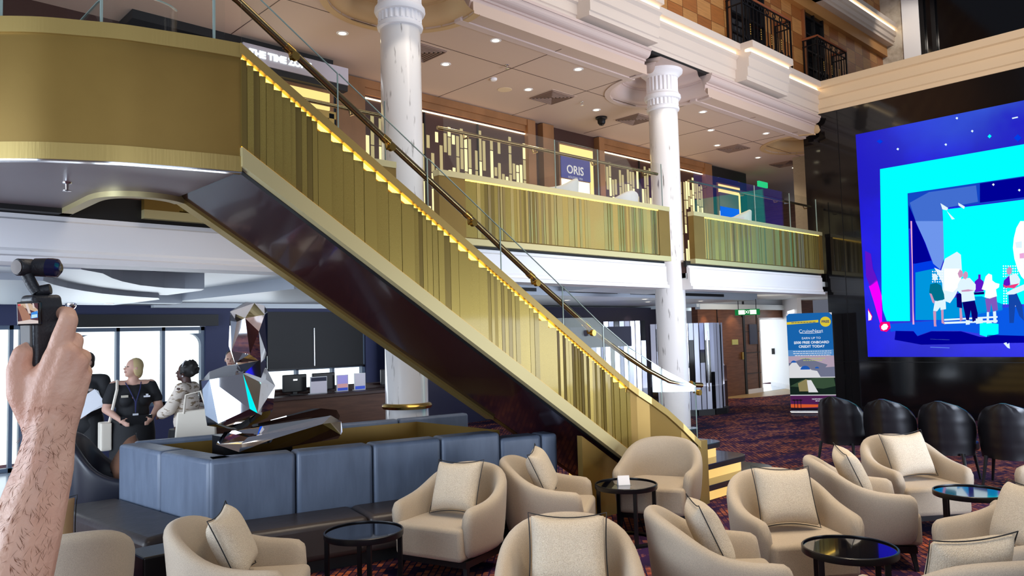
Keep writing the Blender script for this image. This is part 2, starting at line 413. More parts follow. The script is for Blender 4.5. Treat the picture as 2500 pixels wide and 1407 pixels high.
# ---- lower ceiling, its layered discs and slots
S('ceiling_lower', MB().box(-7, 10.07, 7.05, 13.2, 2.6, 2.7).box(10.07, 11.2, 7.7, 13.2, 2.6, 2.7).box(10.72, 23, 7.05, 13.2, 2.6, 2.7), CEIL1)
RIM = mat('ceiling_rim_shaded', srgb(168, 174, 184), .5)  # shade painted into the disc rims so their edges stand out
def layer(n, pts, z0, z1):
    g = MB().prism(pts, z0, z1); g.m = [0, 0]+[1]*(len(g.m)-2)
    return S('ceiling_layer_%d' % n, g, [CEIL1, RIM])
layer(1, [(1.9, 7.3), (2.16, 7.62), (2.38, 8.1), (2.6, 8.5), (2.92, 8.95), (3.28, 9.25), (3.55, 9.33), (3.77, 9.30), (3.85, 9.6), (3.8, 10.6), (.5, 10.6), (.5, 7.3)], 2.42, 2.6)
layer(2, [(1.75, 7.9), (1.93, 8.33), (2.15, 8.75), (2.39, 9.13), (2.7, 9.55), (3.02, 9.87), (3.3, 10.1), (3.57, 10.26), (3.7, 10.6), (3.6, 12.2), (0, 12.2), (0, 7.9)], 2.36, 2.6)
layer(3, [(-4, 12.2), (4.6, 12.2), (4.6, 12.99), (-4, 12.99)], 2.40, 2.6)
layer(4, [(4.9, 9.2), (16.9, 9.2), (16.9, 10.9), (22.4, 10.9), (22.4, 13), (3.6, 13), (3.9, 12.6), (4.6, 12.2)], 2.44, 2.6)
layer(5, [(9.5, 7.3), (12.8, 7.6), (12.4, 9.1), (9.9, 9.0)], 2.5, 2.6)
S('trim_2', MB().box(4.4, 22, 12.85, 12.99, 2.36, 2.44).box(16.9, 22.3, 10.78, 10.92, 2.3, 2.44).box(16.78, 16.9, 10.8, 13, 2.36, 2.44), CEIL1)
vs = MB()
for x0, x1 in ((4.95, 6.0), (6.1, 7.4), (8, 9.4), (10.2, 11.6), (12, 13.6), (13.8, 15.4)): vs.box(x0, x1, 9.19, 9.21, 2.5, 2.56)
S('trim_3', vs, BLACK)

# ---- slab edge (white fascia) in front of the lower ceiling
def fascia(n, x0, x1):
    prof = [(7.06, 2.82), (7.02, 2.82), (7.02, 2.785), (7.0, 2.77), (7.0, 2.545), (6.985, 2.52), (6.985, 2.49), (6.95, 2.475), (6.95, 2.43), (7.30, 2.43), (7.30, 2.6), (7.06, 2.6)]
    o = MB().prism(prof, x0, x1, plane='yz'); return S('trim_fascia_%d' % n, o, WHITE)
fascia(1, -4, 10.07); fascia(2, 10.72, 15.55)
S('floor_upper', MB().box(-4, 10.07, 7.08, 13, 2.62, 2.88).box(10.07, 10.72, 7.7, 13, 2.62, 2.88).box(10.72, 15.7, 7.08, 13, 2.62, 2.88).box(15.7, 18, 7.4, 13, 2.62, 2.88), BROWND)
S('trim_shadow_gap', MB().box(1.74, 5.0, 7.03, 7.1, 2.82, 3.02).box(-4, 1.74, 6.9, 7.1, 2.83, 2.9).box(-4, 1.74, 7.01, 7.1, 2.82, 3.0).box(5.0, 10.1, 7.05, 7.1, 2.8, 2.9).box(10.7, 15.5, 7.05, 7.1, 2.8, 2.9), BLACK)

# ---- upper gallery ceiling with round recesses over the columns
cut = [(5.3, 7.22, .90), (10.6, 7.25, .91), (16.15, 7.5, .84)]
c = S('ceiling_upper', MB().box(-4, 26, 6.98, 11.5, 5.75, 5.9), CEIL2)
cm = MB()
for x, y, r in cut: cm.lathe([(r, 5.6), (r, 6.0)], (x, y, 0), 48)
cu = cm.build('cutter', CEIL2)
bo = c.modifiers.new('holes', 'BOOLEAN'); bo.object = cu; bo.operation = 'DIFFERENCE'; bo.solver = 'EXACT'
bpy.context.view_layer.update()
me = bpy.data.meshes.new_from_object(c.evaluated_get(bpy.context.evaluated_depsgraph_get()))
c.modifiers.clear(); c.data = me; bpy.data.objects.remove(cu)
for i, (x, y, r) in enumerate(cut):
    S('ceiling_recess_%d' % (i+1), MB().lathe([(r+.09, 5.749), (r+.09, 5.735), (r, 5.735), (r, 5.77)]+[(r-.18*math.sin(R(a)), 5.77+.2*(1-math.cos(R(a)))) for a in range(15, 91, 15)]+[(r-.2, 5.97), (r-.2, 6.0)]+[(r-.2-.1*math.sin(R(a)), 6.0+.1*(1-math.cos(R(a)))) for a in range(15, 91, 15)]+[(r-.32, 6.12), (.02, 6.125)], (x, y, 0), 72, cap=False), COVE if i == 1 else mat('tan_recess_%d' % i, srgb(196, 164, 122), .5), smooth=40, clip=6.96)
g = MB()
for x in (4.2, 7.9, 9.6, 11.6, 13.3, 15): g.box(x-.004, x+.004, 7.1, 9.9, 5.746, 5.752)
g.box(1, 20, 8.1, 8.108, 5.746, 5.752)
S('trim_4', g, BROWND)
# cove below the cornice
def cove(n, x0, x1):
    prof = [(7.34, 5.73), (7.22, 5.73), (7.22, 5.77)]+[(7.22-.2*math.sin(R(a)), 5.77+.2*(1-math.cos(R(a)))) for a in range(15, 91, 15)]
    prof += [(6.995, 5.97), (6.995, 6.0)]+[(6.995-.1*math.sin(R(a)), 6.0+.1*(1-math.cos(R(a)))) for a in range(15, 91, 15)]+[(6.88, 6.10), (6.88, 6.14), (7.34, 6.14)]
    return S('trim_cove_%d' % n, MB().prism(prof, x0, x1, plane='yz'), COVE)
cove(1, 6.16, 9.74); cove(2, 11.46, 15.62)
S('trim_dark_gap', MB().box(-4, 15.7, 6.99, 7.2, 6.13, 6.2), BLACK)
# cornice of the deck above, with two projecting blocks
CP = [(7.02, 6.18), (6.98, 6.18), (6.98, 6.24), (6.96, 6.25), (6.96, 6.40), (6.93, 6.42), (6.93, 6.58), (6.88, 6.62), (6.88, 6.66), (7.0, 6.68), (7.0, 6.73), (6.84, 6.74), (6.84, 6.86), (7.4, 6.86), (7.4, 6.18)]
o = MB().prism(CP, -4, 15.72, plane='yz')
for x0, x1 in ((8.1, 9.72), (12.38, 13.9)):
    o.prism([(y-.24, z) for y, z in CP[:-2]]+[(7.1, 6.86), (7.1, 6.18)], x0, x1, plane='yz')
S('trim_cornice_long', o, WHITEC)
def led(n, *bx, m=LEDW):
    g = MB()
    for b in bx: g.box(*b)
    return S('trim_led_%d' % n, g, m)
led(1, (-4, 8.1, 6.93, 6.99, 6.69, 6.725), (9.72, 12.38, 6.93, 6.99, 6.69, 6.725), (13.9, 15.66, 6.93, 6.99, 6.69, 6.725), (8.1, 9.72, 6.69, 6.75, 6.69, 6.725), (12.38, 13.9, 6.69, 6.75, 6.69, 6.725))
CR = [(15.78, 6.22), (15.72, 6.22), (15.72, 6.30), (15.69, 6.32), (15.69, 6.5), (15.65, 6.52), (15.65, 6.7), (15.6, 6.72), (15.6, 6.86), (16.4, 6.86), (16.4, 6.22)]
o = MB().prism(CR, 7.0, -4, plane='xz'); S('trim_cornice_right', o, CREAM)
# veneered wall of the deck above, and the cornice over it
S('wall_veneer', MB().box(-4, 20.75, 7.42, 7.6, 6.2, 12), VENEER)
S('trim_5', MB().box(9, 20.72, 7.3, 7.44, 8.72, 8.98), mat('veneer_band', srgb(190, 138, 80), .4))
CU = [(7.3, 8.98), (7.14, 8.98), (7.14, 9.04), (7.10, 9.06), (7.10, 9.17), (7.06, 9.19), (7.06, 9.31), (7.12, 9.33), (7.12, 9.38), (7.02, 9.39), (7.02, 9.5), (7.5, 9.5), (7.5, 8.98)]
o = MB().prism(CU, 9, 20.72, plane='yz'); o.prism([(y-.2 if y < 7.4 else y, z) for y, z in CU], 14.4, 16.6, plane='yz')
S('trim_cornice_top', o, WHITEC)
led(2, (9, 14.4, 7.08, 7.11, 9.335, 9.375), (16.6, 20.7, 7.08, 7.11, 9.335, 9.375), (14.4, 16.6, 6.88, 6.91, 9.335, 9.375))
# far end of the deck above
S('wall_end', MB().box(20.72, 21, 6.86, 7.42, 6.2, 12), mat('cracked_marble', srgb(206, 196, 180), .18, bump=(7, .5), noise=(5, srgb(170, 156, 138), .45, .7, (1, 1, 1))))
S('trim_6', MB().box(20.6, 21, 6.46, 6.86, 6.2, 12).box(20.6, 21, 2.5, 3.62, 6.2, 12), WHITE)
w4 = struct(MB().box(20.62, 20.7, 6.36, 6.46, 6.2, 12).box(20.62, 20.7, 3.62, 3.72, 6.2, 12).box(20.62, 20.7, 6.1, 6.2, 6.2, 12).box(20.62, 20.7, 4.0, 4.08, 6.2, 12).build('window_4', BLACKM))
MB().box(20.72, 20.76, 3.6, 6.5, 6.2, 12).build('pane', BLACKGL, w4)
S('floor_deck', MB().box(15.9, 21, 2, 7.5, 6.2, 6.4), BROWND)
# glossy black wall that carries the screen
S('wall_screen', MB().box(15.74, 16.3, -2.2, 6.99, 0, 6.24).box(15.80, 16.3, 6.9, 7.36, 2.5, 6.1), BLACKGL)
g = MB()
for z in (1.05,): g.box(15.73, 15.75, -2.2, 6.99, z-.006, z+.006)
for y in (6.6,): g.box(15.73, 15.75, y-.004, y+.004, 0, 6.2)
S('trim_7', g, BLACKM)
# gallery back wall: pilasters, lintel band
S('wall_gallery', MB().box(-4, 17.9, 9.98, 10.2, 2.88, 5.75), BROWND)
S('wall_gallery_end', MB().box(17.9, 22.5, 11.2, 11.4, 2.88, 5.75).box(19.6, 19.8, 8, 11.2, 2.88, 5.1), BROWN)
S('trim_8', MB().box(6.4, 10.15, 9.86, 9.98, 5.62, 5.74).box(6.4, 10.1, 9.9, 9.98, 5.52, 5.62).box(12.1, 16.0, 9.86, 9.98, 5.62, 5.74).box(12.1, 16, 9.9, 9.98, 5.52, 5.62), WOODP)
p = MB()
for x0, x1 in ((5.95, 6.45), (9.96, 10.16), (10.36, 10.66), (12.0, 12.16), (15.9, 16.2)): p.box(x0, x1, 9.84, 9.99, 2.88, 5.73)
S('trim_9', p, WOODP)
S('trim_11', MB().box(16.2, 17.9, 9.9, 9.99, 2.88, 5.73).box(5.7, 5.95, 9.86, 9.99, 2.88, 5.7).box(3, 5.7, 9.5, 9.99, 5.64, 5.75), BLACK)
S('wall_stone', MB().box(17.2, 17.6, 7.7, 8.3, 2.88, 5.75), mat('relief_stone', srgb(170, 158, 138), .6, bump=(12, .8)))
S('wall_rear', MB().box(-7.2, -7, -9, 13.2, 0, 9), WHITEC)

# ================================================================== COLUMNS
def column(x, y, label, ring_z):
    t = thing('marble_column', label, 'column', (x, y, 0), 0, 'fluted marble columns')
    MB().lathe([(.262, 0), (.262, .02), (.25, .04), (.242, 5.40), (.235, 5.46)], (x, y, 0), 48).build('shaft', MARBLE, t, smooth=40)
    b = MB().lathe([(.25, 5.44), (.268, 5.45), (.274, 5.475), (.268, 5.50), (.245, 5.51), (.245, 5.53)], (x, y, 0), 48)
    b.build('necking_ring', WHITE, t, smooth=40)
    # fluted bands
    f = MB(); n = 24
    for z0, z1, rr in ((5.52, 5.63, .262), (5.74, 6.0, .262)):
        pts = []
        for k in range(n*4):
            a = 2*PI*k/(n*4); q = rr-(.016 if k % 4 in (1, 2) else 0); pts.append((x+q*math.cos(a), y+q*math.sin(a)))
        f.prism(pts, z0, z1)
    f.build('fluted_band', WHITE, t)
    MB().lathe([(.245, 5.62), (.29, 5.63), (.305, 5.66), (.30, 5.70), (.275, 5.72), (.27, 5.75)], (x, y, 0), 48).build('collar', WHITE, t, smooth=40)
    MB().lathe([(.25, 5.99), (.27, 6.0), (.28, 6.03), (.31, 6.05), (.345, 6.08), (.35, 6.12), (.35, 6.16), (.32, 6.17)], (x, y, 0), 48).build('capital', WHITE, t, smooth=40)
    if ring_z is not None:
        MB().lathe([(.245, ring_z-.05), (.28, ring_z-.05), (.295, ring_z-.02), (.285, ring_z), (.265, ring_z+.012), (.245, ring_z+.015)], (x, y, 0), 48).build('brass_ring', BRASS, t, smooth=40)
    return t
column(5.36, 7.4, 'tall white marble column rising behind the staircase, brass ring near its foot', 1.0)
column(10.73, 7.4, 'white marble column between the two gold balcony fronts, nearest the big screen', None)

# ================================================================== RIBBED GOLD PANELS
def ribs(x0, x1, y, zt, zb, seed, flat=False):
    """vertical slats of uneven width on the plane y, running from zb(x) to zt(x)"""
    r = random.Random(seed); g = MB(); x = x0; mode = 0; left = 0
    while x < x1-.01:
        if left == 0: mode = r.choice((0, 1, 1, 2)); left = r.randint(2, 4) if mode == 0 else r.randint(3, 6)
        wd = (r.uniform(.085, .12), r.uniform(.035, .045), r.uniform(.05, .065))[mode]; left -= 1
        xe = min(x+wd, x1); a, b = x+.0015, xe-.0015
        if b <= a: break
        top = min(zt(a), zt(b)); ba, bb = zb(a), zb(b)
        d0, d1 = r.choice(((0, .005), (.006, 0), (.002, .002), (.009, .003)))
        v = [(a, y+d0, ba), (b, y+d1, bb), (b, y+.03, bb), (a, y+.03, ba), (a, y+d0, top), (b, y+d1, top), (b, y+.03, top), (a, y+.03, top)]
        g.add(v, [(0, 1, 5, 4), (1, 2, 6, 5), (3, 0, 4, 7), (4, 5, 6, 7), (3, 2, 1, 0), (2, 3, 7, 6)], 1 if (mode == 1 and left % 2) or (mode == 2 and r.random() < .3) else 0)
        x = xe
    return g
def balcony(x0, x1, label, rails, seams):
    t = thing('gold_balcony_front', label, 'balcony', ((x0+x1)/2, 7.0, 2.855), 0, 'gold balcony fronts')
    y = 6.97
    MB().box(x0, x1, y-.02, y+.1, 3.64, 3.71).build('top_rail', GOLDPALE, t)
    MB().box(x0, x1, y-.015, y+.1, 2.855, 2.93).build('bottom_rail', GOLDPALE, t)
    for a, b in rails[1]: MB().box(a, b, y-.012, y+.09, 2.93, 3.64).build('end_panel', GOLDSATIN, t)
    MB().box(rails[0][0], rails[0][1], y+.03, y+.08, 2.9, 3.65).build('backing_panel', GOLDSATIN, t)
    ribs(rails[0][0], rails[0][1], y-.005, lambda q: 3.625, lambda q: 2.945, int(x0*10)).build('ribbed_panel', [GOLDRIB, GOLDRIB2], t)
    MB().box(rails[0][0], rails[0][1], y-.005, y+.02, 3.628, 3.642).build('light_strip', LED, t)
    zt = 4.39; xs = [x0+.12]+seams+[x1-.1]
    for a, b in zip(xs, xs[1:]):
        gp = MB().box(a+.006, b-.006, y+.03, y+.042, 3.70, zt).build('glass_panel', GLASS, t)
        MB().box(b-.008, b-.004, y+.028, y+.044, 3.70, zt).build('glass_edge', GLASSEDGE, gp)
    hr = MB().tube([(x0+.1, y+.12, 4.245), (x1-.1, y+.12, 4.245)], .024, 10).build('handrail', BRASSDK, t, smooth=40)
    n = max(2, int((x1-x0)/.95))
    for i in range(n):
        x = x0+.5+(x1-x0-1)*i/(n-1)
        MB().tube([(x, y+.03, 4.17), (x, y+.1, 4.17), (x, y+.12, 4.225)], .011, 6).lathe([(.028, -.01), (.028, .01)], (0, 0, 0), 12).build('bracket', BRASSDK, hr) if 0 else MB().tube([(x, y+.03, 4.17), (x, y+.1, 4.17), (x, y+.12, 4.225)], .013, 6).build('bracket', BRASSDK, hr)
    return t
balcony(5.55, 10.15, 'long ribbed gold balcony front between the two marble columns', ((5.95, 9.86), ((5.55, 5.95), (9.86, 10.15))), [7.6, 8.5])
balcony(10.83, 15.55, 'ribbed gold balcony front running from the right column to the black screen wall', ((11.15, 15.42), ((10.83, 11.15), (15.42, 15.55))), [12.95, 14.3])
balcony(2.3, 4.95, 'gold balcony front half hidden behind the stair glass, left of the tall column', ((2.6, 4.7), ((2.3, 2.6), (4.7, 4.95))), [3.6])

# ================================================================== STAIRCASE
YS, YF = 4.79, 5.99; SL = .6165
zt = lambda x: 3.71-SL*(x-2.182)
zb = lambda x: 2.895-SL*(x-2.182)
ST = thing('grand_staircase', 'gold staircase with ribbed side, glass balustrade and dark underside', 'staircase', (6.8, 5.2, 0))
X0, X1 = 2.182, 6.14
def slope_box(g, x0, x1, f0, f1, y0, y1, m=0):
    v = [(x, y, f(x)) for x in (x0, x1) for y in (y0, y1) for f in (f0, f1)]
    return g.add(v, [(0, 1, 3, 2), (4, 6, 7, 5), (0, 4, 5, 1), (2, 3, 7, 6), (0, 2, 6, 4), (1, 5, 7, 3)], m)
FL = [(6.14, 4.79), (6.26, 4.765), (6.38, 4.70), (6.5, 4.60), (6.62, 4.50), (6.72, 4.44), (6.80, 4.42)]   # flare of the stringer towards the newel
FT = [1.27, 1.19, 1.10, .98, .83, .71, .64]
g = slope_box(MB(), X0-.01, X1, lambda x: zt(x)-.07, zt, YS-.03, YS+.09)
v = []
for (x, y), z in zip(FL, FT): v += [(x, y-.03, z-.07), (x, y-.03, z), (x, y+.09, z), (x, y+.09, z-.07)]
n = len(FL); g.add(v, [(i*4+k, i*4+(k+1) % 4, (i+1)*4+(k+1) % 4, (i+1)*4+k) for i in range(n-1) for k in range(4)])
g.build('stringer_cap', GOLD, ST)
slope_box(MB(), X0-.005, 6.35, lambda x: max(0, zb(x)), lambda x: max(.05, zb(x)+.125), YS-.035, YS+.06).build('lower_band', GOLDPALE, ST)
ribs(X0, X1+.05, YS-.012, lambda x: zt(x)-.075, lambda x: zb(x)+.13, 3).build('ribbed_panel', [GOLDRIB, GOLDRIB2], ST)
slope_box(MB(), X0, X1, lambda x: zb(x)+.02, lambda x: zt(x)-.02, YS+.022, YS+.06).build('stringer_web', GOLDSATIN, ST)
slope_box(MB(), X0, X1, lambda x: zt(x)-.105, lambda x: zt(x)-.07, YS+.012, YS+.021).build('light_strip', LED, ST)
slope_box(MB(), X0, X1, lambda x: zb(x)+.125, lambda x: zb(x)+.137, YS-.014, YS-.004).build('lower_light_strip', emis('dim_led', (255, 180, 40), 2), ST)
g = MB(); v = []
for i, ((x, y), z) in enumerate(zip(FL, FT)): v += [(x, y, max(.02, zb(x)*.8)), (x, y, z-.05), (x, y+.05, z-.05), (x, y+.05, max(.02, zb(x)*.8))]
g.add(v, [(i*4+k, i*4+(k+1) % 4, (i+1)*4+(k+1) % 4, (i+1)*4+k) for i in range(n-1) for k in range(4)]).build('flared_panel', GOLDSATIN, ST)
MB().box(6.76, 6.93, 4.40, 4.47, 0, .64).build('newel_post', GOLD, ST)
MB().box(6.66, 6.76, 4.43, 4.47, 0, .64).build('newel_side', BLACK, ST)
# far stringer
slope_box(MB(), 2.12, 6.9, lambda x: max(.0, zb(x)), zt, YF-.03, YF+.05).build('far_stringer', GOLDSATIN, ST)
slope_box(MB(), 2.12, 5.4, lambda x: zb(x)-.015, lambda x: zb(x)+.04, YF-.04, YF+.08).build('far_band', GOLD, ST)
slope_box(MB(), X0-.06, 6.8, lambda x: max(.0, zb(x)+.015), lambda x: max(.02, zb(x)+.05), YS+.05, YF-.03).build('soffit', BURG, ST)
slope_box(MB(), X0-.02, 6.7, lambda x: max(.0, zb(x)-.005), lambda x: max(.02, zb(x)+.03), YS+.03, YS+.08).build('soffit_edge', BLACK, ST)
S('wall_understair', MB().prism([(5.5, 0), (6.8, 0), (5.5, .80)], 4.84, 4.9, plane='xz'), GOLDSATIN)
# treads
def tread(k, x_nose, y0, y1, xb, rad):
    z = .168*k
    p = [(xb, y0)]+[(x_nose-rad+rad*math.sin(R(a)), y0+rad-rad*math.cos(R(a))) for a in range(0, 91, 15)]+[(x_nose, y1-rad)]+[(x_nose-rad+rad*math.cos(R(a)), y1-rad+rad*math.sin(R(a))) for a in range(0, 91, 15)]+[(xb, y1)]
    q = MB().prism(p, z-.06, z).build('tread', STEPD, ST, bevel=.006)
    p2 = [(min(x, x_nose-.06), y0+.06+(y-y0)*(y1-y0-.12)/(y1-y0)) for x, y in p]
    if k > 4: p2 = [(x_nose-.05, y0), (x_nose-.03, y0), (x_nose-.03, y1), (x_nose-.05, y1)]
    MB().prism(p2, z-.168, z-.06).build('riser', STEPL, q)
STEPD = mat('dark_tread_stone', (.03, .03, .036), .18, coat=.5)
STEPL = mat('backlit_riser', srgb(226, 200, 140), .4, emit=srgb(255, 205, 110), es=.8)
for k, xn, y0, y1, xb, rad in ((1, 8.50, 4.42, 6.4, 6.95, .28), (2, 8.12, 4.57, 6.25, 6.95, .22), (3, 7.84, 4.74, 6.1, 6.9, .16), (4, 7.55, 4.86, 6.0, 6.2, .1)): tread(k, xn, y0, y1, xb, rad)
for k in range(5, 18): tread(k, 5.95-.2725*(k-5), YS+.1, YF-.06, 5.95-.2725*(k-4)-.03, .03)
# landing: curved gold front
LC = [(.30, 7.0), (.30, 6.6), (.36, 6.25), (.46, 5.93), (.60, 5.66), (.76, 5.44), (.94, 5.27), (1.12, 5.135), (1.31, 5.04), (1.51, 4.95), (1.73, 4.89), (1.97, 4.83), (2.185, 4.79)]
def smoothcurve(P, n=4):
    out = []
    for i in range(len(P)-1):
        p0, p1, p2, p3 = P[max(i-1, 0)], P[i], P[i+1], P[min(i+2, len(P)-1)]
        for k in range(n):
            t = k/n; out.append(tuple(.5*((2*b)+(c-a)*t+(2*a-5*b+4*c-d)*t*t+(3*b-a-3*c+d)*t**3) for a, b, c, d in zip(p0, p1, p2, p3)))
    return out+[P[-1]]
LCs = smoothcurve(LC)
def wallstrip(curve, z0, z1, th, off=0):
    g = MB(); v = []; N = len(curve)
    for i, (x, y) in enumerate(curve):
        a = curve[max(i-1, 0)]; b = curve[min(i+1, N-1)]; tx, ty = b[0]-a[0], b[1]-a[1]; L = math.hypot(tx, ty); nx, ny = ty/L, -tx/L
        ox, oy = x+nx*off, y+ny*off
        v += [(ox, oy, z0), (ox, oy, z1), (ox-nx*th, oy-ny*th, z1), (ox-nx*th, oy-ny*th, z0)]
    fs = [(i*4+k, i*4+(k+1) % 4, (i+1)*4+(k+1) % 4, (i+1)*4+k) for i in range(N-1) for k in range(4)]+[(3, 2, 1, 0), tuple((N-1)*4+k for k in range(4))]
    return g.add(v, fs)
wallstrip(LCs, 2.93, 3.66, .06, 0).build('landing_panel', GOLDSATIN, ST, smooth=40)
wallstrip(LCs, 3.62, 3.715, .12, .02).build('landing_cap', GOLD, ST, smooth=40)
wallstrip(LCs, 2.865, 2.965, .1, .012).build('landing_band', GOLD, ST, smooth=40)
wallstrip(LCs, 2.855, 2.867, .05, .004).build('landing_light_line', CHROME, ST, smooth=40)
FC = smoothcurve([(2.2, 6.02), (2.12, 5.955), (2.0, 5.925), (1.88, 5.95), (1.79, 6.03), (1.75, 6.16), (1.745, 6.4), (1.745, 7.05)])
MB().prism(LCs+FC, 2.87, 2.93).build('landing_soffit', SOFFIT, ST)
wallstrip(FC, 2.84, 3.66, .05, -.02).build('far_landing_panel', GOLDSATIN, ST, smooth=40)
wallstrip(FC, 2.83, 2.9, .08, -.01).build('far_landing_band', GOLDPALE, ST, smooth=40)
wallstrip(FC, 3.64, 3.71, .1, .02).build('far_landing_cap', GOLD, ST, smooth=40)
fg = wallstrip(FC, 3.71, 4.35, .012, -.02).build('far_landing_glass', GLASS, ST, smooth=40)
wallstrip(FC, 4.345, 4.355, .014, -.02).build('glass_edge', GLASSEDGE, fg)
# glass balustrade panels
seam = [2.2, 2.936, 3.74, 4.515, 5.285, 5.855]
off = lambda x: lerp(.465, .38, (x-2.2)/3.6)
def gpanel(p, q):
    (x0, y0, b0, t0), (x1, y1, b1, t1) = p, q
    v = [(x0, y0, b0), (x1, y1, b1), (x1, y1, t1), (x0, y0, t0), (x0, y0+.012, b0), (x1, y1+.012, b1), (x1, y1+.012, t1), (x0, y0+.012, t0)]
    o = MB().add(v, [(0, 1, 2, 3), (7, 6, 5, 4), (0, 4, 5, 1), (3, 2, 6, 7), (0, 3, 7, 4), (1, 5, 6, 2)]).build('glass_panel', GLASS, ST)
    MB().bar((x0, y0+.006, t0), (x1, y1+.006, t1), .009, .006).bar((x1, y1+.006, b1), (x1, y1+.006, t1), .005, .010).build('glass_edge', GLASSEDGE, o)
for a, b in zip(seam, seam[1:]): gpanel((a+.006, YS+.03, zt(a), zt(a)+off(a)), (b-.006, YS+.03, zt(b), zt(b)+off(b)))
gpanel((5.86, YS+.03, zt(5.86), 1.83), (6.2, 4.80, 1.2, 1.62)); gpanel((6.21, 4.80, 1.2, 1.61), (6.5, 4.63, .96, 1.39)); gpanel((6.51, 4.62, .95, 1.38), (6.82, 4.44, .62, 1.19))
lg = wallstrip(LCs[:-2], 3.70, 4.75, .012, -.03).build('landing_glass', GLASS, ST, smooth=40)
e = MB()
for i in (24, 34, 45): x, y = LCs[i]; e.bar((x, y+.03, 3.7), (x, y+.03, 4.75), .014)
e.build('glass_edge', GLASSEDGE, lg)
rail = [(1.5, 5.0, 4.3), (1.9, 4.9, 4.22), (2.2, 4.86, 4.04), (2.57, 4.86, 3.797), (3.365, 4.86, 3.28), (4.17, 4.86, 2.768), (4.90, 4.86, 2.29), (5.64, 4.86, 1.835), (5.906, 4.86, 1.69), (6.15, 4.82, 1.54), (6.38, 4.72, 1.38), (6.58, 4.60, 1.25), (6.70, 4.54, 1.215), (6.98, 4.47, 1.19)]
hr = MB().tube(rail, .026, 12).build('handrail', BRASSDK, ST, smooth=50)
for x, y, z in ((2.57, 4.86, 3.797), (3.365, 4.86, 3.28), (4.17, 4.86, 2.768), (4.90, 4.86, 2.29), (5.64, 4.86, 1.835), (6.85, 4.5, 1.2)):
    MB().tube([(x, y-.075, z-.075), (x, y-.02, z-.075), (x, y, z-.01)], .012, 8).tube([(x, y-.095, z-.075), (x, y-.06, z-.075)], .03, 12).tube([(x-.03, y, z+.019), (x+.03, y, z-.019)], .031, 12).build('bracket', BRASS, hr, smooth=40)
rail2 = [(2.2, YF-.08, 4.0)]+[(x, YF-.08, zt(x)+.3) for x in (2.6, 4, 5.5, 6.3)]+[(6.8, YF-.05, 1.1), (7.1, YF, 1.0)]
MB().tube(rail2, .022, 10).build('far_handrail', BRASSDK, ST, smooth=50)
# ================================================================== BANQUETTE, PLANTER, SCULPTURE
BQ = thing('leather_banquette', 'long grey leather banquette wrapping the planter box under the stairs', 'banquette', (3.8, 5.3, 0))
def seg_panel(name, p, q, z0, z1, th, m, parent, bev=.035, gap=.004):
    """upright padded panel along p-q, its outer face on the line, thickness to the left of p->q"""
    p = Vector((*p, 0)); q = Vector((*q, 0)); t = (q-p).normalized(); nrm = Vector((-t.y, t.x, 0)); p = p+t*gap; q = q-t*gap
    g = MB(); nx = 8; v = []; fs = []
    c = [p, q, q+nrm*th, p+nrm*th]
    g.prism([(a.x, a.y) for a in c], z0, z1)
    return g.build(name, m, parent, bevel=bev, segs=4, smooth=40)
FR = [(2.44, 5.95), (5.68, 5.14)]
fr = lambda t: (lerp(FR[0][0], FR[1][0], t), lerp(FR[0][1], FR[1][1], t))
ts = [0, .2, .395, .585, .765, .90, .955]
for a, b in zip(ts[:-1], ts[1:]): seg_panel('back_panel', fr(a), fr(b), .33, .86 if b < .88 else .80, .24, LEATHB, BQ)
LF = [(2.31, 7.66), (2.44, 5.95)]
lf = lambda t: (lerp(LF[0][0], LF[1][0], t), lerp(LF[0][1], LF[1][1], t))
for a, b in ((0, .5), (.5, 1)): seg_panel('back_panel', lf(a), lf(b), .33, .86, .24, LEATHB, BQ)
RR = [(5.9, 7.02), (2.46, 7.72)]
rr = lambda t: (lerp(RR[0][0], RR[1][0], t), lerp(RR[0][1], RR[1][1], t))
for a, b in ((0, .25), (.25, .5), (.5, .75), (.75, 1)): seg_panel('rear_back_panel', rr(a), rr(b), .33, .87, .12, LEATHB, BQ, .03)
# seats
fn = Vector((FR[1][1]-FR[0][1], -(FR[1][0]-FR[0][0]))).normalized()   # outward from the front line
for a, b in ((.0, .33), (.33, .62), (.62, .93)):
    p, q = fr(a), fr(b)
    g = MB().prism([(p[0], p[1]), (p[0]+fn.x*.5, p[1]+fn.y*.5), (q[0]+fn.x*.5, q[1]+fn.y*.5), (q[0], q[1])], .10, .385)
    g.build('seat', LEATHD, BQ, bevel=.05, segs=4, smooth=40)
for a, b in ((0, .95),):
    p, q = lf(a), lf(b)
    MB().prism([(p[0], p[1]), (p[0]-.52, p[1]+.02), (q[0]-.50, q[1]-.22), (q[0], q[1]-.02)], .10, .385).build('seat', LEATHD, BQ, bevel=.05, segs=4, smooth=40)
MB().prism([(2.25, 7.5), (1.9, 7.5), (2.0, 5.75), (2.4, 5.55), (5.2, 4.85), (5.2, 5.1), (2.45, 5.9)], 0, .11).build('plinth', BLACK, BQ)
PL = thing('planter_box', 'gold lined planter box behind the banquette backs, open at the top', 'planter', (3.8, 6.2, 0))
inn = [(2.62, 7.52), (2.74, 6.16), (5.0, 5.6), (5.2, 5.65), (5.2, 7.0)]
v = [(x, y, .45) for x, y in inn]+[(x, y, .83) for x, y in inn]
MB().add(v, [(i, (i+1) % 5, 5+(i+1) % 5, 5+i) for i in range(5)]).build('gold_lining', GOLDSATIN, PL)
MB().poly([(x, y, .50) for x, y in inn]).build('dark_bed', BROWND, PL)
tag(MB().box(1.72, 2.02, 5.2, 5.5, 0, .42).build('side_plinth', BLACKM, bevel=.012), 'black box plinth between the two nearest left armchairs and the banquette', 'plinth')

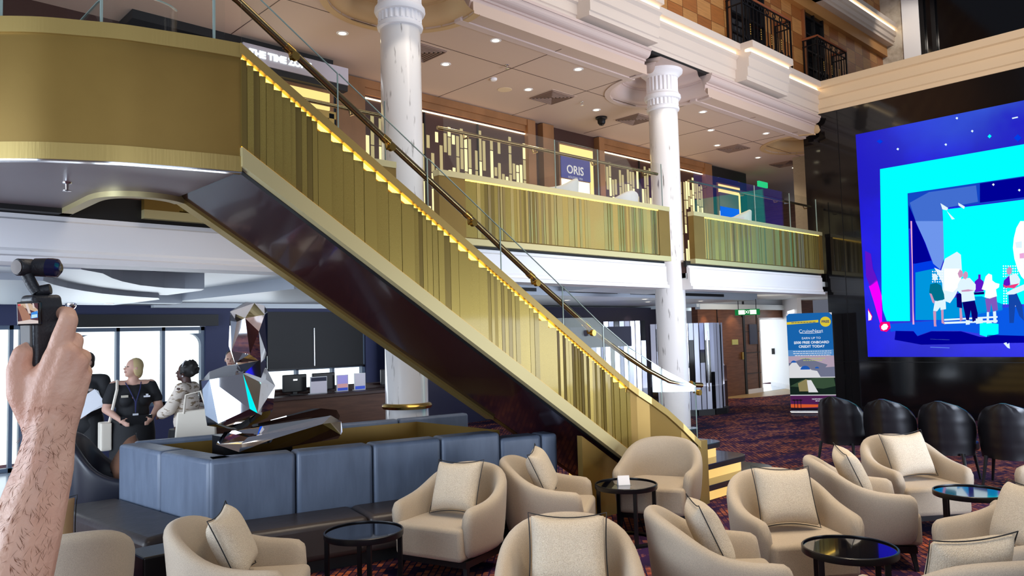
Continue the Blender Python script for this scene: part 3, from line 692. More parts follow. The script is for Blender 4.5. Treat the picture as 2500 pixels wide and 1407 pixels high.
SC = thing('mirror_sculpture', 'faceted mirror sculpture of a seated figure on the planter', 'sculpture', (3.15, 6.65, .5))
_s = .62/185   # metres per photo-pixel at the figure
def sp(px, py, d): # plane facing the lounge, d metres towards the lounge
    x = 2.83+(px-600)*.00350; z = .945+(1078-py)*.00338
    return ((x-.45*d)*1.073, (6.2-d*.85)*1.073, 1.75+(z-1.75)*1.073)
HEAD = [(571, 762, .05), (630, 740, .0), (655, 745, -.05), (663, 760, -.1), (590, 788, .2), (611, 780, .26), (644, 812, .24), (653, 788, .12), (567, 845, .03), (577, 857, .2), (622, 866, .25), (648, 858, .0), (662, 873, -.02), (583, 886, .12), (647, 888, .08), (605, 735, -.15), (660, 850, -.2), (600, 880, -.15), (575, 800, -.1), (657, 770, .08)]
TORSO = [(503, 926, .05), (520, 905, .0), (557, 893, -.02), (590, 890, .0), (606, 911, .3), (527, 921, .22), (507, 945, .1), (514, 1005, .1), (547, 1023, .25), (622, 994, .33), (640, 1007, .28), (648, 936, .2), (659, 930, .1), (515, 1032, .0), (580, 1037, .18), (682, 950, -.05), (675, 1010, -.05), (660, 905, -.05), (610, 890, .1), (560, 1040, -.15), (660, 1030, -.1), (530, 930, -.25), (640, 900, -.25), (590, 1050, .0)]
NECK = [(585, 880, .1), (645, 880, .1), (606, 912, .28), (655, 905, .0), (585, 890, -.1), (660, 890, -.15), (648, 935, .15), (590, 915, 0)]
LEG1 = [(543, 1068, .30), (560, 1045, .2), (580, 1044, .22), (602, 1070, .42), (618, 1058, .38), (598, 1088, .42), (679, 1066, .46), (660, 1093, .44), (805, 1044, .46), (830, 1028, .36), (858, 1046, .34), (861, 1072, .36), (855, 1078, .40), (780, 1030, .22), (700, 1035, .2), (625, 1042, .2), (690, 1096, .36), (800, 1088, .4), (620, 1096, .3), (850, 1090, .3), (640, 1100, .3)]
LEG2 = [(640, 1034, .18), (805, 1013, .14), (850, 1022, .1), (860, 1040, .05), (700, 1060, .0), (850, 1070, .0), (640, 1060, .1), (620, 1040, .0), (780, 1015, .0)]
for nm, P in (('head', HEAD), ('neck', NECK), ('torso', TORSO), ('leg', LEG1), ('leg', LEG2)):
    MB().hull([sp(*p) for p in P]).build(nm, MIRROR, SC)
MB().hull([(x+dx, y+dy, z) for x, y, z in ((2.95, 6.7, .58), (3.3, 6.6, .58)) for dx in (-.12, .12) for dy in (-.12, .12) for z in (.505, .95)]).build('seat_block', BLACKM, SC)

# ================================================================== LOUNGE CHAIRS
def tub(name, label, hb=.765, ha=.545, w=.385, seat=True, m=None, group='beige tub armchairs'):
    m = m or LINEN
    t = thing(name, label, 'armchair', (0, 0, 0), 0, group)
    # plan path: right arm front -> back -> left arm front
    P = [(w-.03, .33), (w-.012, .22), (w, .1), (w, -.02), (w-.008, -.12), (w-.035, -.21), (w-.095, -.29), (w-.18, -.345), (w-.28, -.372), (0, -.382)]
    P = P+[(-x, y) for x, y in P[:-1][::-1]]; N = len(P)
    H = []
    for i in range(N):
        k = min(i, N-1-i)      # 0 front ... 9 back
        H.append(lerp(ha, hb, (0, .02, .06, .16, .34, .58, .80, .93, .985, 1)[k]))
    v = []; fs = []; K = 11
    for i, (x, y) in enumerate(P):
        a = P[max(i-1, 0)]; b = P[min(i+1, N-1)]; tx, ty = b[0]-a[0], b[1]-a[1]; L = math.hypot(tx, ty); nx, ny = -ty/L, tx/L   # inward
        if nx*x+ny*(y-.05) > 0: nx, ny = -nx, -ny
        h = H[i]; k = min(i, N-1-i); th = .095
        lean = .03*max(0, (k-4)/5)      # back leans outwards at the top
        sec = [(.055, .17), (.03, .24), (.012, .36), (.0-lean*.5, h-.1), (-lean, h-.045), (.012-lean, h-.012), (.045-lean, h), (.075-lean, h-.012), (th-lean, h-.05), (th+.012, h-.16 if h-.16 > .3 else .3), (th+.02, .2)]
        for o, z in sec: v.append((x+nx*o, y+ny*o, z))
    for i in range(N-1):
        for k in range(K): fs.append((i*K+k, (i+1)*K+k, (i+1)*K+(k+1) % K, i*K+(k+1) % K))
    fs.append(tuple(range(K))); fs.append(tuple((N-1)*K+k for k in range(K))[::-1])
    MB().add(v, fs).build('shell', m, t, smooth=180, sub=1, bevel=0)
    g = MB(); nx, ny = 9, 7; v = []; fs = []
    x0, x1, y0, y1 = -w+.10, w-.10, -.27, .345
    top = []
    g.prism([(x0, y0), (x1, y0), (x1+.01, y1), (x0-.01, y1)], .17, .405)
    g.build('seat', m, t, bevel=.035, segs=4, smooth=40)
    MB().box(-w+.08, w-.08, -.29, .30, .125, .172).build('base_frame', BLACKM, t)
    for sx in (-1, 1):
        for sy, yy in ((-1, -.25), (1, .27)):
            MB().add([(sx*(w-.10)+dx*.018, yy+dy*.018, .13) for dx, dy in ((-1, -1), (1, -1), (1, 1), (-1, 1))]+[(sx*(w-.085)+dx*.012, yy+sy*.02+dy*.012, 0) for dx, dy in ((-1, -1), (1, -1), (1, 1), (-1, 1))],
                     [(0, 1, 2, 3), (7, 6, 5, 4), (0, 4, 5, 1), (1, 5, 6, 2), (2, 6, 7, 3), (3, 7, 4, 0)]).build('leg', BLACKM, t)
    return t
def cushion(name, label, m=None, s=.208, group='oatmeal scatter cushions'):
    t = thing(name, label, 'cushion', (0, 0, 0), 0, group)
    n = 12; v = []; fs = []
    def edge(a):   # pinched outline
        return 1-.13*(1-a*a)
    for side in (-1, 1):
        for i in range(n+1):
            for j in range(n+1):
                a = -1+2*i/n; b = -1+2*j/n
                th = .085*((1-a**4)*(1-b**4))**.55
                v.append((s*a*(1-.05*(1-b*b)), side*th, s*b*edge(a)))
    q = (n+1)**2
    for sd in (0, 1):
        for i in range(n):
            for j in range(n):
                f = (sd*q+i*(n+1)+j, sd*q+(i+1)*(n+1)+j, sd*q+(i+1)*(n+1)+j+1, sd*q+i*(n+1)+j+1); fs.append(f if sd else f[::-1])
    MB().add(v, fs).build('cover', m or PILLOW, t, smooth=180, sub=1)
    pts = []
    for k in range(4):
        for i in range(n):
            a = -1+2*i/n
            pts.append([(s*a*1.0, 0, -s*edge(a)), (s*(1-.05*(1-a*a)), 0, s*a), (-s*a, 0, s*edge(a)), (-s*(1-.05*(1-a*a)), 0, -s*a)][k])
    MB().tube(pts, .0032, 6, closed=True).build('piping', PIPING, t, smooth=180)
    return t
chair0 = tub('tub_armchair', 'x'); pil0 = cushion('scatter_cushion', 'x')
# (x, y, facing degrees, label, cushion label or None)
CH = [
 (3.76, 4.62, 196, 'beige tub armchair by the banquette seat, turned left beside the round blue-topped table', 'cushion in the armchair beside the banquette seat'),
 (4.60, 4.42, -56, 'beige tub armchair turned with its back to the banquette, right arm showing', 'cushion peeking over the armchair that backs on to the banquette'),
 (5.86, 4.24, 203, 'beige tub armchair without a cushion against the foot of the staircase', None),
 (2.98, 2.74, 224, 'beige tub armchair facing the viewer, bottom centre, cut by the frame edge', 'large cushion facing the viewer in the bottom centre armchair'),
 (3.84, 2.40, -46, 'beige tub armchair turned right, seen from its back left of the front black table', 'cushion leaning in the armchair left of the front black table'),
 (4.96, 2.54, 234, 'beige tub armchair with a square cushion right behind the front black table', 'square cushion in the armchair behind the front black table'),
 (6.02, 2.50, -56, 'beige tub armchair seen from its side, left of the far blue-rimmed table', 'cushion peeking over the armchair left of the far blue-rimmed table'),
 (7.22, 2.54, 234, 'beige tub armchair in front of the black high-back chairs, cushion upright', 'upright cushion in the armchair in front of the black high-back chairs'),
 (6.23, 1.22, 58, 'beige tub armchair at the right edge, only its arm showing below the far table', None),
 (7.72, 1.42, 160, 'beige tub armchair at the far right edge, beyond the blue-rimmed table', None),
 (5.28, 1.30, 140, 'beige tub armchair turned left at the right edge, past the front black table', 'tall cushion at the right edge in the armchair turned left'),
 (3.98, 1.22, 52, 'beige tub armchair seen from behind in the bottom right corner', 'cushion peeking over the armchair in the bottom right corner'),
 (1.96, 4.33, -38, 'beige tub armchair turned right in front of the banquette corner, black-piped cushion inside', 'black-piped cushion in the armchair in front of the banquette corner'),
 (1.22, 5.06, 80, 'beige tub armchair seen from behind next to the raised forearm', None),
]
for i, (x, y, fa, lb, cl) in enumerate(CH):
    rz = R(fa-90)
    if i == 0: c = chair0; c.location = (x, y, 0); c.rotation_euler = (0, 0, rz); c['label'] = lb
    else: dup(chair0, (x, y, 0), rz, lb)
    if cl:
        M = Matrix.Translation((x, y, 0)) @ Matrix.Rotation(rz, 4, 'Z') @ Matrix.Translation((0, -.045, .617)) @ Matrix.Rotation(R(24), 4, 'X') @ Matrix.Rotation(R((3, 5, 0, -1, -3, -3, 5, 3, 0, 0, 4, -3, 4, 0)[i]), 4, 'Y')
        if i in (1, 6): M = M @ Matrix.Translation((0, 0, .02))
        p = pil0 if i == 0 else dup(pil0, (0, 0, 0), 0, cl)
        p.location = M.translation; p.rotation_euler = M.to_euler(); p['label'] = cl
# upper-gallery chairs
gch = tub('gallery_armchair', 'x', 1.12, .93, .46, m=mat('light_grey_fabric', srgb(200, 196, 188), .8), group='pale armchairs on the upper gallery')
for i, (x, y, fa, lb) in enumerate(((8.12, 7.62, 150, 'pale armchair back showing over the long gold balcony front, by the lit blue display'), (9.75, 7.75, 120, 'pale armchair back showing over the gold balcony front just left of the right column'), (13.0, 7.6, 140, 'pale armchair back showing over the right-hand gold balcony front'), (9.0, 8.55, -30, 'pale armchair half hidden behind the first one on the upper gallery'))):
    if i == 0: gch.location = (x, y, 2.88); gch.rotation_euler = (0, 0, R(fa-90)); gch['label'] = lb
    else: dup(gch, (x, y, 2.88), R(fa-90), lb)

# ---- round tables
def table():
    t = thing('round_side_table', 'x', 'table', (0, 0, 0), 0, 'round black side tables')
    MB().lathe([(.252, .462), (.252, .47)], (0, 0, 0), 48).build('glass_top', BLACKTOP, t)
    MB().lathe([(.252, .44), (.262, .44), (.264, .445), (.264, .476), (.260, .48), (.253, .48), (.252, .476)], (0, 0, 0), 48, cap=False).build('rim', BLACKM, t, smooth=40)
    for k in range(4):
        a = PI/4+k*PI/2
        MB().bar((.243*math.cos(a), .243*math.sin(a), .01), (.243*math.cos(a), .243*math.sin(a), .45), .032, .014).build('leg', BLACKM, t)
    MB().lathe([(.20, 0), (.255, 0), (.255, .018), (.20, .018)], (0, 0, 0), 48, cap=False).build('base_ring', BLACKM, t)
    return t
tb = table()
for i, (x, y, a, lb) in enumerate(((2.90, 4.52, 20, 'round black table with blue-reflecting top in front of the banquette seat'), (5.26, 4.15, 10, 'round black table with a small white card beside the stair-foot armchair'), (4.55, 1.97, 30, 'round black table nearest the viewer on the right, blue glint on its rim'), (6.64, 1.92, 15, 'round black table with the screen mirrored in its top, far right'))):
    if i == 0: tb.location = (x, y, 0); tb.rotation_euler = (0, 0, R(a)); tb['label'] = lb
    else: dup(tb, (x, y, 0), R(a), lb)
cd = thing('table_card', 'small white tent card standing on the round table by the stairs', 'card', (5.24, 4.16, .471), R(-38))
mw = Matrix.Translation((5.24, 4.16, .471)) @ Matrix.Rotation(R(-38), 4, 'Z')
MB().add([(-.05, -.03, 0), (.05, -.03, 0), (.05, 0, .075), (-.05, 0, .075), (-.05, .03, 0), (.05, .03, 0)], [(0, 1, 2, 3), (3, 2, 5, 4), (0, 4, 5, 1)]).xf(mw).build('folded_card', WHITE, cd)
MB().box(-.06, .06, -.04, .04, 0, .006).xf(mw).build('acrylic_base', GLASS, cd)

# ---- black quilted high-back chairs
def highback():
    t = thing('high_back_chair', 'x', 'chair', (0, 0, 0), 0, 'black quilted high-back chairs')
    v = []; fs = []; n = 20; rows = 12
    for sd in (0, 1):
        for i in range(rows+1):
            h = i/rows; z = .30+.60*h
            wd = .298*math.sqrt(max(.012, 1-max(0, (h-.5)/.5)**2.3))*(.9+.1*min(1, h/.4))
            for j in range(n+1):
                a = -1+2*j/n
                q = .006*math.cos(12*PI*(a*wd/.3+h*1.6))*math.cos(12*PI*(a*wd/.3-h*1.6))
                y = -.22-.06*h+.22*(a*wd/.3)**2
                v.append((a*wd, y+(.07*(1-.6*abs(a)**3) if sd else -q), z))
    q = (rows+1)*(n+1)
    for sd in (0, 1):
        for i in range(rows):
            for j in range(n):
                f = (sd*q+i*(n+1)+j, sd*q+i*(n+1)+j+1, sd*q+(i+1)*(n+1)+j+1, sd*q+(i+1)*(n+1)+j); fs.append(f if sd == 0 else f[::-1])
    for i in range(rows): fs += [(i*(n+1), (i+1)*(n+1), q+(i+1)*(n+1), q+i*(n+1)), (i*(n+1)+n, q+i*(n+1)+n, q+(i+1)*(n+1)+n, (i+1)*(n+1)+n)]
    for j in range(n): fs += [(j, q+j, q+j+1, j+1), (rows*(n+1)+j, rows*(n+1)+j+1, q+rows*(n+1)+j+1, q+rows*(n+1)+j)]
    MB().add(v, fs).build('backrest', QUILT, t, smooth=50)
    MB().prism([(-.14, -.16), (.14, -.16), (.24, .02), (.25, .26), (-.25, .26), (-.24, .02)], .32, .43).build('seat', QUILT, t, bevel=.03, segs=3, smooth=40)
    for sx in (-1, 1):
        for sy in (-1, 1): MB().tube([(sx*.2, sy*.18, .33), (sx*.24, sy*.23, 0)], [.02, .013], 8).build('leg', BLACKM, t)
    return t
hb = highback()
for i, (x, y, a, lb) in enumerate(((9.74, 4.22, -2, 'leftmost black quilted high-back chair in the row facing the screen wall'), (9.62, 3.60, 2, 'second black high-back chair from the left in the row facing the screen wall'), (9.64, 2.99, 0, 'third black high-back chair from the left in the row facing the screen wall'), (9.66, 2.38, 3, 'fourth black high-back chair in the row, at the right frame edge'), (9.66, 1.76, 0, 'last black high-back chair in the row, cut off at the frame edge'))):
    if i == 0: hb.location = (x, y, 0); hb.rotation_euler = (0, 0, R(a-90)); hb['label'] = lb
    else: dup(hb, (x, y, 0), R(a-90), lb)
# dark wing chair by the banquette end, brown cushion in it
wc = tub('dark_lounge_chair', 'dark leather lounge chair beyond the banquette end with a brown cushion', .95, .50, .42, m=mat('blue_black_leather', srgb(34, 36, 48), .35), group=None)
wc.location = (2.42, 8.22, 0); wc.rotation_euler = (0, 0, R(-25-90))
bp_ = cushion('brown_cushion', 'brown cushion lying in the dark lounge chair beside the banquette end', PILLOWBR, .22, None)
bp_.location = (2.52, 8.1, .66); bp_.rotation_euler = (R(-30), R(10), R(-100))
tn = cushion('tan_cushion', 'tan cushion showing between the raised forearm and the dark bench end', mat('tan_fabric', srgb(168, 134, 96), .9), .2, None)
tn.location = (1.27, 5.72, .60); tn.rotation_euler = (R(-25), 0, R(-15))
tag(MB().prism([(1.05, 5.5), (1.5, 5.5), (1.5, 6.0), (1.05, 6.0)], 0, .40).build('low_stool', LEATHD, bevel=.04), 'dark low stool beneath the tan cushion behind the forearm', 'stool')
# ================================================================== GALLERY SHOPS
def strip_screen(x0, x1, label, seed):
    t = thing('strip_shopfront', label, 'shopfront', ((x0+x1)/2, 9.95, 2.88), 0, 'backlit strip shopfronts')
    r = random.Random(seed)
    MB().box(x0, x1, 9.93, 9.97, 2.88, 5.52).build('dark_panel', BROWND, t)
    g = MB(); x = x0+.04
    while x < x1-.05:
        z = 5.36-r.uniform(0, .2)
        while z > 2.95:
            L = r.uniform(.12, .55)
            if r.random() < .72: g.box(x, x+.055, 9.918, 9.93, max(2.92, z-L), z, r.choice((0, 0, 1)) if z > 4.75 else r.choice((0, 1, 1)))
            z -= L+.02
        x += .09 if r.random() < .9 else .15
    g.build('lit_strips', [emis('strip_soft_%d' % seed, (226, 206, 150), .75), emis('strip_bright_%d' % seed, (255, 238, 176), 1.25)], t)
    MB().box(x0, x1, 9.9, 9.93, 5.46, 5.475).build('light_line', LEDW, t)
    m = MB()
    for k in (1/3, 2/3): q = lerp(x0, x1, k); m.box(q-.012, q+.012, 9.90, 9.93, 2.88, 5.45)
    m.build('mullions', BLACK, t)
strip_screen(6.47, 9.95, 'backlit strip shopfront on the gallery right of the tall column, long panel', 11)
strip_screen(12.17, 15.88, 'backlit strip shopfront on the gallery behind the right-hand column', 12)
def display(name, label, x0, x1, z0, z1, head):
    t = thing(name, label, 'display', ((x0+x1)/2, 9.85, z0))
    MB().box(x0, x1, 9.86, 9.98, z0, z1).build('box_frame', WOODP, t)
    MB().box(x0+.03, x1-.03, 9.845, 9.86, z1-.24, z1-.04).build('lit_header', LEDY, t)
    MB().box(x1-.12, x1-.03, 9.845, 9.86, z0, z1-.2).build('lit_side', LEDY, t)
    MB().box(x0+.03, x1-.14, 9.83, 9.85, z1-.42-.26, z1-.24).build('sign_board', head, t)
    MB().box(x0+.04, x1-.16, 9.84, 9.85, z0, z1-.70).build('lit_panel', emis('display_white', (255, 248, 220), 1.5), t)
    return t
oris = display('lit_display_case', 'lit display case with blue name board between the gallery shopfronts', 10.80, 11.82, 2.88, 5.44, mat('sign_blue', srgb(58, 64, 128), .4, emit=srgb(58, 64, 128), es=.5))
text('lettering', 'ORIS', .235, onY(11.22, 9.822, 4.93), emis('sign_white', (235, 230, 225), .9), oris, ext=.001, bold=.003)
text('lettering', 'HÖLSTEIN 1904', .062, onY(11.22, 9.822, 4.785), emis('sign_white_dim', (200, 200, 215), .8), oris, ext=.001)
d3 = display('lit_display_case', 'lit display case at the right end of the gallery with a blue picture', 16.45, 17.5, 2.88, 5.34, mat('grey_board', srgb(120, 110, 100), .4))
MB().box(15.3+1.18, 17.35, 9.82, 9.835, 3.3, 4.75).build('blue_picture', emis('display_blue', (20, 70, 235), 1), d3)
tz = thing('shop_sign', 'white shop sign board with glowing letters behind the stair glass', 'sign', (4.6, 9.42, 5.38))
MB().box(4.3, 5.86, 9.36, 9.44, 5.385, 5.63).build('board', mat('sign_grey', srgb(196, 188, 196), .5), tz)
MB().box(3.2, 5.86, 9.38, 9.5, 5.30, 5.385).build('dark_underside', BLACK, tz)
text('lettering', 'THE TIME ZONE', .122, onY(5.27, 9.352, 5.515), emis('sign_glow', (236, 252, 255), 2.2), tz, 'RIGHT', ext=.004, bold=.005)
lw = thing('lit_shop_window', 'glowing yellow shop window below the shop sign board', 'shop window', (5.0, 9.5, 2.9))
MB().box(3.9, 5.7, 9.5, 9.6, 2.9, 5.3).build('back_panel', WOODP, lw)
MB().box(4.4, 5.62, 9.47, 9.5, 5.0, 5.24).build('lit_header', LEDY, lw)
MB().box(4.3, 5.55, 9.46, 9.5, 3.6, 4.85).build('lit_panel', emis('window_white', (255, 246, 205), 1.5), lw)
text('lettering', 'OO', .1, onY(4.98, 9.455, 4.78), BLACK, lw, ext=.001)
g = MB()
for x in (4.25, 5.62): g.box(x-.03, x+.05, 9.44, 9.5, 3.2, 4.95)
g.box(4.2, 5.7, 9.44, 9.5, 4.88, 4.98).build('frame', GOLD, lw)
# gallery downlights, vents, sprinklers
dl = thing('ceiling_downlight', 'x', 'downlight', (0, 0, 0), 0, 'upper gallery ceiling downlights')
MB().lathe([(.05, -.004), (.075, -.006), (.08, 0)], (0, 0, 0), 20, cap=False).build('trim_ring', WHITE, dl)
MB().lathe([(.002, -.003), (.055, -.003)], (0, 0, 0), 20, cap=False).build('lamp', emis('lamp_glow', (255, 240, 200), 6), dl)
DL = [(3.5, 8.6), (5.28, 8.56), (7.03, 8.6), (6.98, 7.46), (8.71, 7.5), (8.8, 8.66), (10.56, 8.7), (12.2, 7.55), (12.3, 8.7), (14.59, 7.58), (14.67, 8.76), (16.5, 8.8), (18.3, 8.8), (13.45, 8.16)]
for i, (x, y) in enumerate(DL):
    lb = 'warm round downlight glowing in the upper gallery ceiling'
    if i == 0: dl.location = (x, y, 5.75); dl['label'] = lb
    else: dup(dl, (x, y, 5.75), 0, lb)
for i, (x, y) in enumerate(((1.9, 11.6), (1.6, 10.1), (2.55, 11.1), (3.3, 12.5), (3.4, 11.7), (4.2, 8.4), (13, 9.6), (14.2, 10.4), (15.4, 9.8), (11.5, 10.4))):
    z = {5: 2.6, 0: 2.36, 1: 2.36, 2: 2.36, 3: 2.40, 4: 2.36}.get(i, 2.44); d = dup(dl, (x, y, z), 0, 'small warm downlight in the glossy white lower ceiling', 'lower ceiling downlights')
vt = thing('ceiling_vent', 'x', 'vent', (0, 0, 0), 0, 'square vents in the upper gallery ceiling')
MB().prism([(-.3, -.3), (.3, -.3), (.3, .3), (-.3, .3)], -.004, 0).build('frame', CEIL2, vt)
g = MB()
for k in range(6):
    q = .26-k*.045
    for a, b in (((-q, -q), (q, -q)), ((q, -q), (q, q)), ((q, q), (-q, q)), ((-q, q), (-q, -q))): g.bar((*a, -.012), (*b, -.012), .012, .02)
g.build('louvres', mat('louvre_brown', srgb(150, 122, 108), .6), vt)
MB().box(-.27, .27, -.27, .27, -.006, -.0045).build('dark_core', BLACK, vt)
VL = ['square ceiling vent just right of the tall column', 'square ceiling vent in the middle of the gallery ceiling', 'square ceiling vent just left of the right-hand column top', 'square ceiling vent right of the right-hand column', 'square ceiling vent farthest along the gallery']
for i, (x, y) in enumerate(((6.45, 8.45), (9.39, 8.69), (11.6, 8.62), (15.19, 8.68), (17.66, 8.73))):
    if i == 0: vt.location = (x, y, 5.75); vt['label'] = VL[0]
    else: dup(vt, (x, y, 5.75), 0, VL[i])
spk = thing('sprinkler_head', 'x', 'sprinkler', (0, 0, 0), 0, 'ceiling sprinkler heads')
MB().lathe([(.03, 0), (.028, -.008), (.012, -.012), (.010, -.05), (.028, -.055), (.028, -.06), (.002, -.062)], (0, 0, 0), 14, cap=False).build('nozzle', CHROME, spk)
for i, (x, y, z, lb) in enumerate(((7.75, 8.05, 5.75, 'tiny sprinkler head in the gallery ceiling right of the tall column'), (10.0, 8.55, 5.75, 'tiny sprinkler head in the gallery ceiling beside the middle vent'), (4.1, 7.7, 5.75, 'tiny sprinkler head in the gallery ceiling above the stair glass'), (1.42, 5.8, 2.87, 'chrome sprinkler head under the curved stair landing'))):
    if i == 0: spk.location = (x, y, z); spk['label'] = lb
    else: dup(spk, (x, y, z), 0, lb)
tag(MB().lathe([(.055, 0), (.055, -.02), (.04, -.035), (.002, -.04)], (8.0, 8.62, 5.75), 20, cap=False).build('smoke_detector', WHITE), 'white dome smoke detector in the gallery ceiling', 'smoke detector')
tag(MB().lathe([(.12, -.004), (.115, -.008), (.002, -.009)], (8.5, 8.9, 5.752), 28, cap=False).build('ceiling_speaker', CREAM), 'flush round speaker in the gallery ceiling next to the smoke detector', 'speaker')
tag(MB().lathe([(.11, 0), (.11, -.03), (.075, -.05), (.07, -.11), (.04, -.15), (.002, -.16)], (11.0, 8.95, 5.75), 24, cap=False).build('dome_camera', BLACKM, smooth=60), 'black dome camera on the gallery ceiling behind the right column', 'security camera')
tag(MB().lathe([(.07, 0), (.07, -.04), (.05, -.07), (.002, -.10)], (2.95, 11.8, 2.36), 20, cap=False).build('dome_camera', CHROME, smooth=60), 'small chrome dome camera on the lower white ceiling', 'security camera')
# iron balconies of the deck above
def ironbalcony(x0, x1, label, wx0, wx1, n):
    t = thing('iron_balcony', label, 'balcony railing', ((x0+x1)/2, 7.2, 6.86), 0, 'wrought iron balconettes')
    y0, y1, zb_, zt_ = 7.08, 7.42, 6.88, 8.02
    g = MB()
    for x, y in ((x0, y0), (x1, y0), (x0, y1-.03), (x1, y1-.03)): g.bar((x, y, zb_), (x, y, zt_), .03)
    for z in (zb_+.06, zt_-.16, zt_-.02):
        g.bar((x0, y0, z), (x1, y0, z), .022); g.bar((x0, y0, z), (x0, y1, z), .022); g.bar((x1, y0, z), (x1, y1, z), .022)
    k = int((x1-x0)/.13)
    for i in range(1, k): x = lerp(x0, x1, i/k); g.bar((x, y0, zb_+.06), (x, y0, zt_-.16), .016)
    for x in (x0, x1):
        for yy in (7.2, 7.31): g.bar((x, yy, zb_+.06), (x, yy, zt_-.16), .014)
    g.build('bars', IRON, t)
    for i in range(1, k, 2):
        x = lerp(x0, x1, i/k)
        for z, rr in ((zt_-.09, .05), (zb_+.2, .06), (zb_+.34, .045)):
            MB().tube([(x+rr*math.cos(a*PI/8), y0-.004, z+rr*math.sin(a*PI/8)) for a in range(16)], .011, 6, closed=True).build('scroll', IRON, t, smooth=60)
    for i in range(2, k, 3):
        x = lerp(x0, x1, i/k); z = zb_+.45; b = MB()
        for q in range(5): b.ell((x, y0, z+q*.045), (.013, .013, .024), 8, 6)
        b.build('gilt_twist', BRASS, t, smooth=60)
    MB().tube([(x0, y1, zt_+.01), (x0, y0, zt_+.01), (x1, y0, zt_+.01), (x1, y1, zt_+.01)], .028, 8).build('wood_handrail', mat('handrail_wood_%d' % n, srgb(150, 84, 52), .4), t)
    wnd = MB().box(wx0, wx1, 7.405, 7.43, 6.4, 8.72).build('window_%d' % n, BLACKGL); struct(wnd)
    f = MB()
    for x in (wx0, (wx0+wx1)/2, wx1): f.box(x-.025, x+.025, 7.37, 7.405, 6.4, 8.72)
    for q in range(6): z = 6.7+q*.38; f.box(wx0, wx1, 7.375, 7.405, z-.02, z+.02)
    f.build('window_frame', BLACKM, wnd)
    MB().box(wx0-.09, wx0-.03, 7.36, 7.42, 6.4, 8.72).build('wood_jamb', MATS['handrail_wood_%d' % n] if 0 else mat('jamb_wood_%d' % n, srgb(150, 92, 54), .45), wnd)
ironbalcony(12.95, 14.85, 'black wrought iron balconette on the projecting cornice block', 13.05, 14.35, 5)
ironbalcony(16.1, 17.55, 'black wrought iron balconette farther right, wood rail on top', 16.2, 17.1, 6)

# ================================================================== LOWER DECK, BACK
DK = thing('reception_counter', 'long brown reception counter under the dark window blind', 'counter', (5, 9.4, 0))
MB().box(3.82, 6.75, 9.22, 9.8, 0, 1.0).build('front_panel', BROWN, DK)
MB().box(3.78, 6.8, 9.16, 9.85, 1.0, 1.05).build('worktop', BROWND, DK, bevel=.008)
MB().box(3.82, 6.75, 9.6, 9.8, 1.05, 1.12).build('back_ledge', BROWND, DK)
mon = thing('computer_monitor', 'x', 'monitor', (0, 0, 0), 0, 'monitors on the reception counter')
MB().box(-.17, .17, -.02, .02, .04, .27).build('screen_back', BLACKM, mon, bevel=.01)
MB().box(-.03, .03, -.015, .015, .004, .1).box(-.09, .09, -.06, .06, .002, .012).build('stand', BLACKM, mon)
MB().box(-.03, .03, -.024, -.02, .19, .21).build('maker_badge', CHROME, mon)
for i, (x, y, lb) in enumerate(((3.93, 9.44, 'black monitor seen from behind next to the curly-haired woman'), (5.02, 9.44, 'black monitor seen from behind, just right of the mirror sculpture'), (5.45, 9.44, 'black monitor behind the framed white notice'), (6.95-.4, 9.44, 'tilted dark monitor at the right end of the counter'))):
    if i == 0: mon.location = (x, y, 1.05); mon['label'] = lb
    else: dup(mon, (x, y, 1.05), 0, lb)
def notice(label, x, y, w, h, cols, rz=0):
    t = thing('framed_notice', label, 'notice', (x, y, 1.05), 0, None)
    MB().box(x-w/2, x+w/2, y, y+.012, 1.062, 1.06+h).build('holder', WHITE, t)
    MB().box(x-w/2-.0, x+w/2, y, y+.06, 1.053, 1.062).build('foot', WHITE, t)
    g = MB()
    for i, (a, b, m) in enumerate(cols): g.box(x-w/2+.012, x+w/2-.012, y-.004, y, 1.06+h*a, 1.06+h*b, i)
    g.build('printed_sheet', [m for a, b, m in cols], t)
    return t
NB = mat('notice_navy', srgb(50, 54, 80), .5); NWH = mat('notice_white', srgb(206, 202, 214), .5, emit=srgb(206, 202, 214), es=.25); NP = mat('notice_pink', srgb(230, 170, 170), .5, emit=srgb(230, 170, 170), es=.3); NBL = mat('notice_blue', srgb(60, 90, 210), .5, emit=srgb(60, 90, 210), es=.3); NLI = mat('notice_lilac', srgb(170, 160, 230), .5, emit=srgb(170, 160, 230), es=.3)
notice('white framed notice with dark header band on the counter', 5.30, 9.3, .25, .22, [(.03, .72, NWH), (.72, .95, NB)])
notice('lilac and pink printed notice on the counter, left of the window frame', 5.70, 9.36, .18, .22, [(.2, .45, NP), (.45, .97, NLI), (.03, .2, NBL)])
notice('pale printed notice with blue foot on the counter, farthest right', 5.98, 9.36, .18, .23, [(.22, .97, NWH), (.03, .22, NBL)])
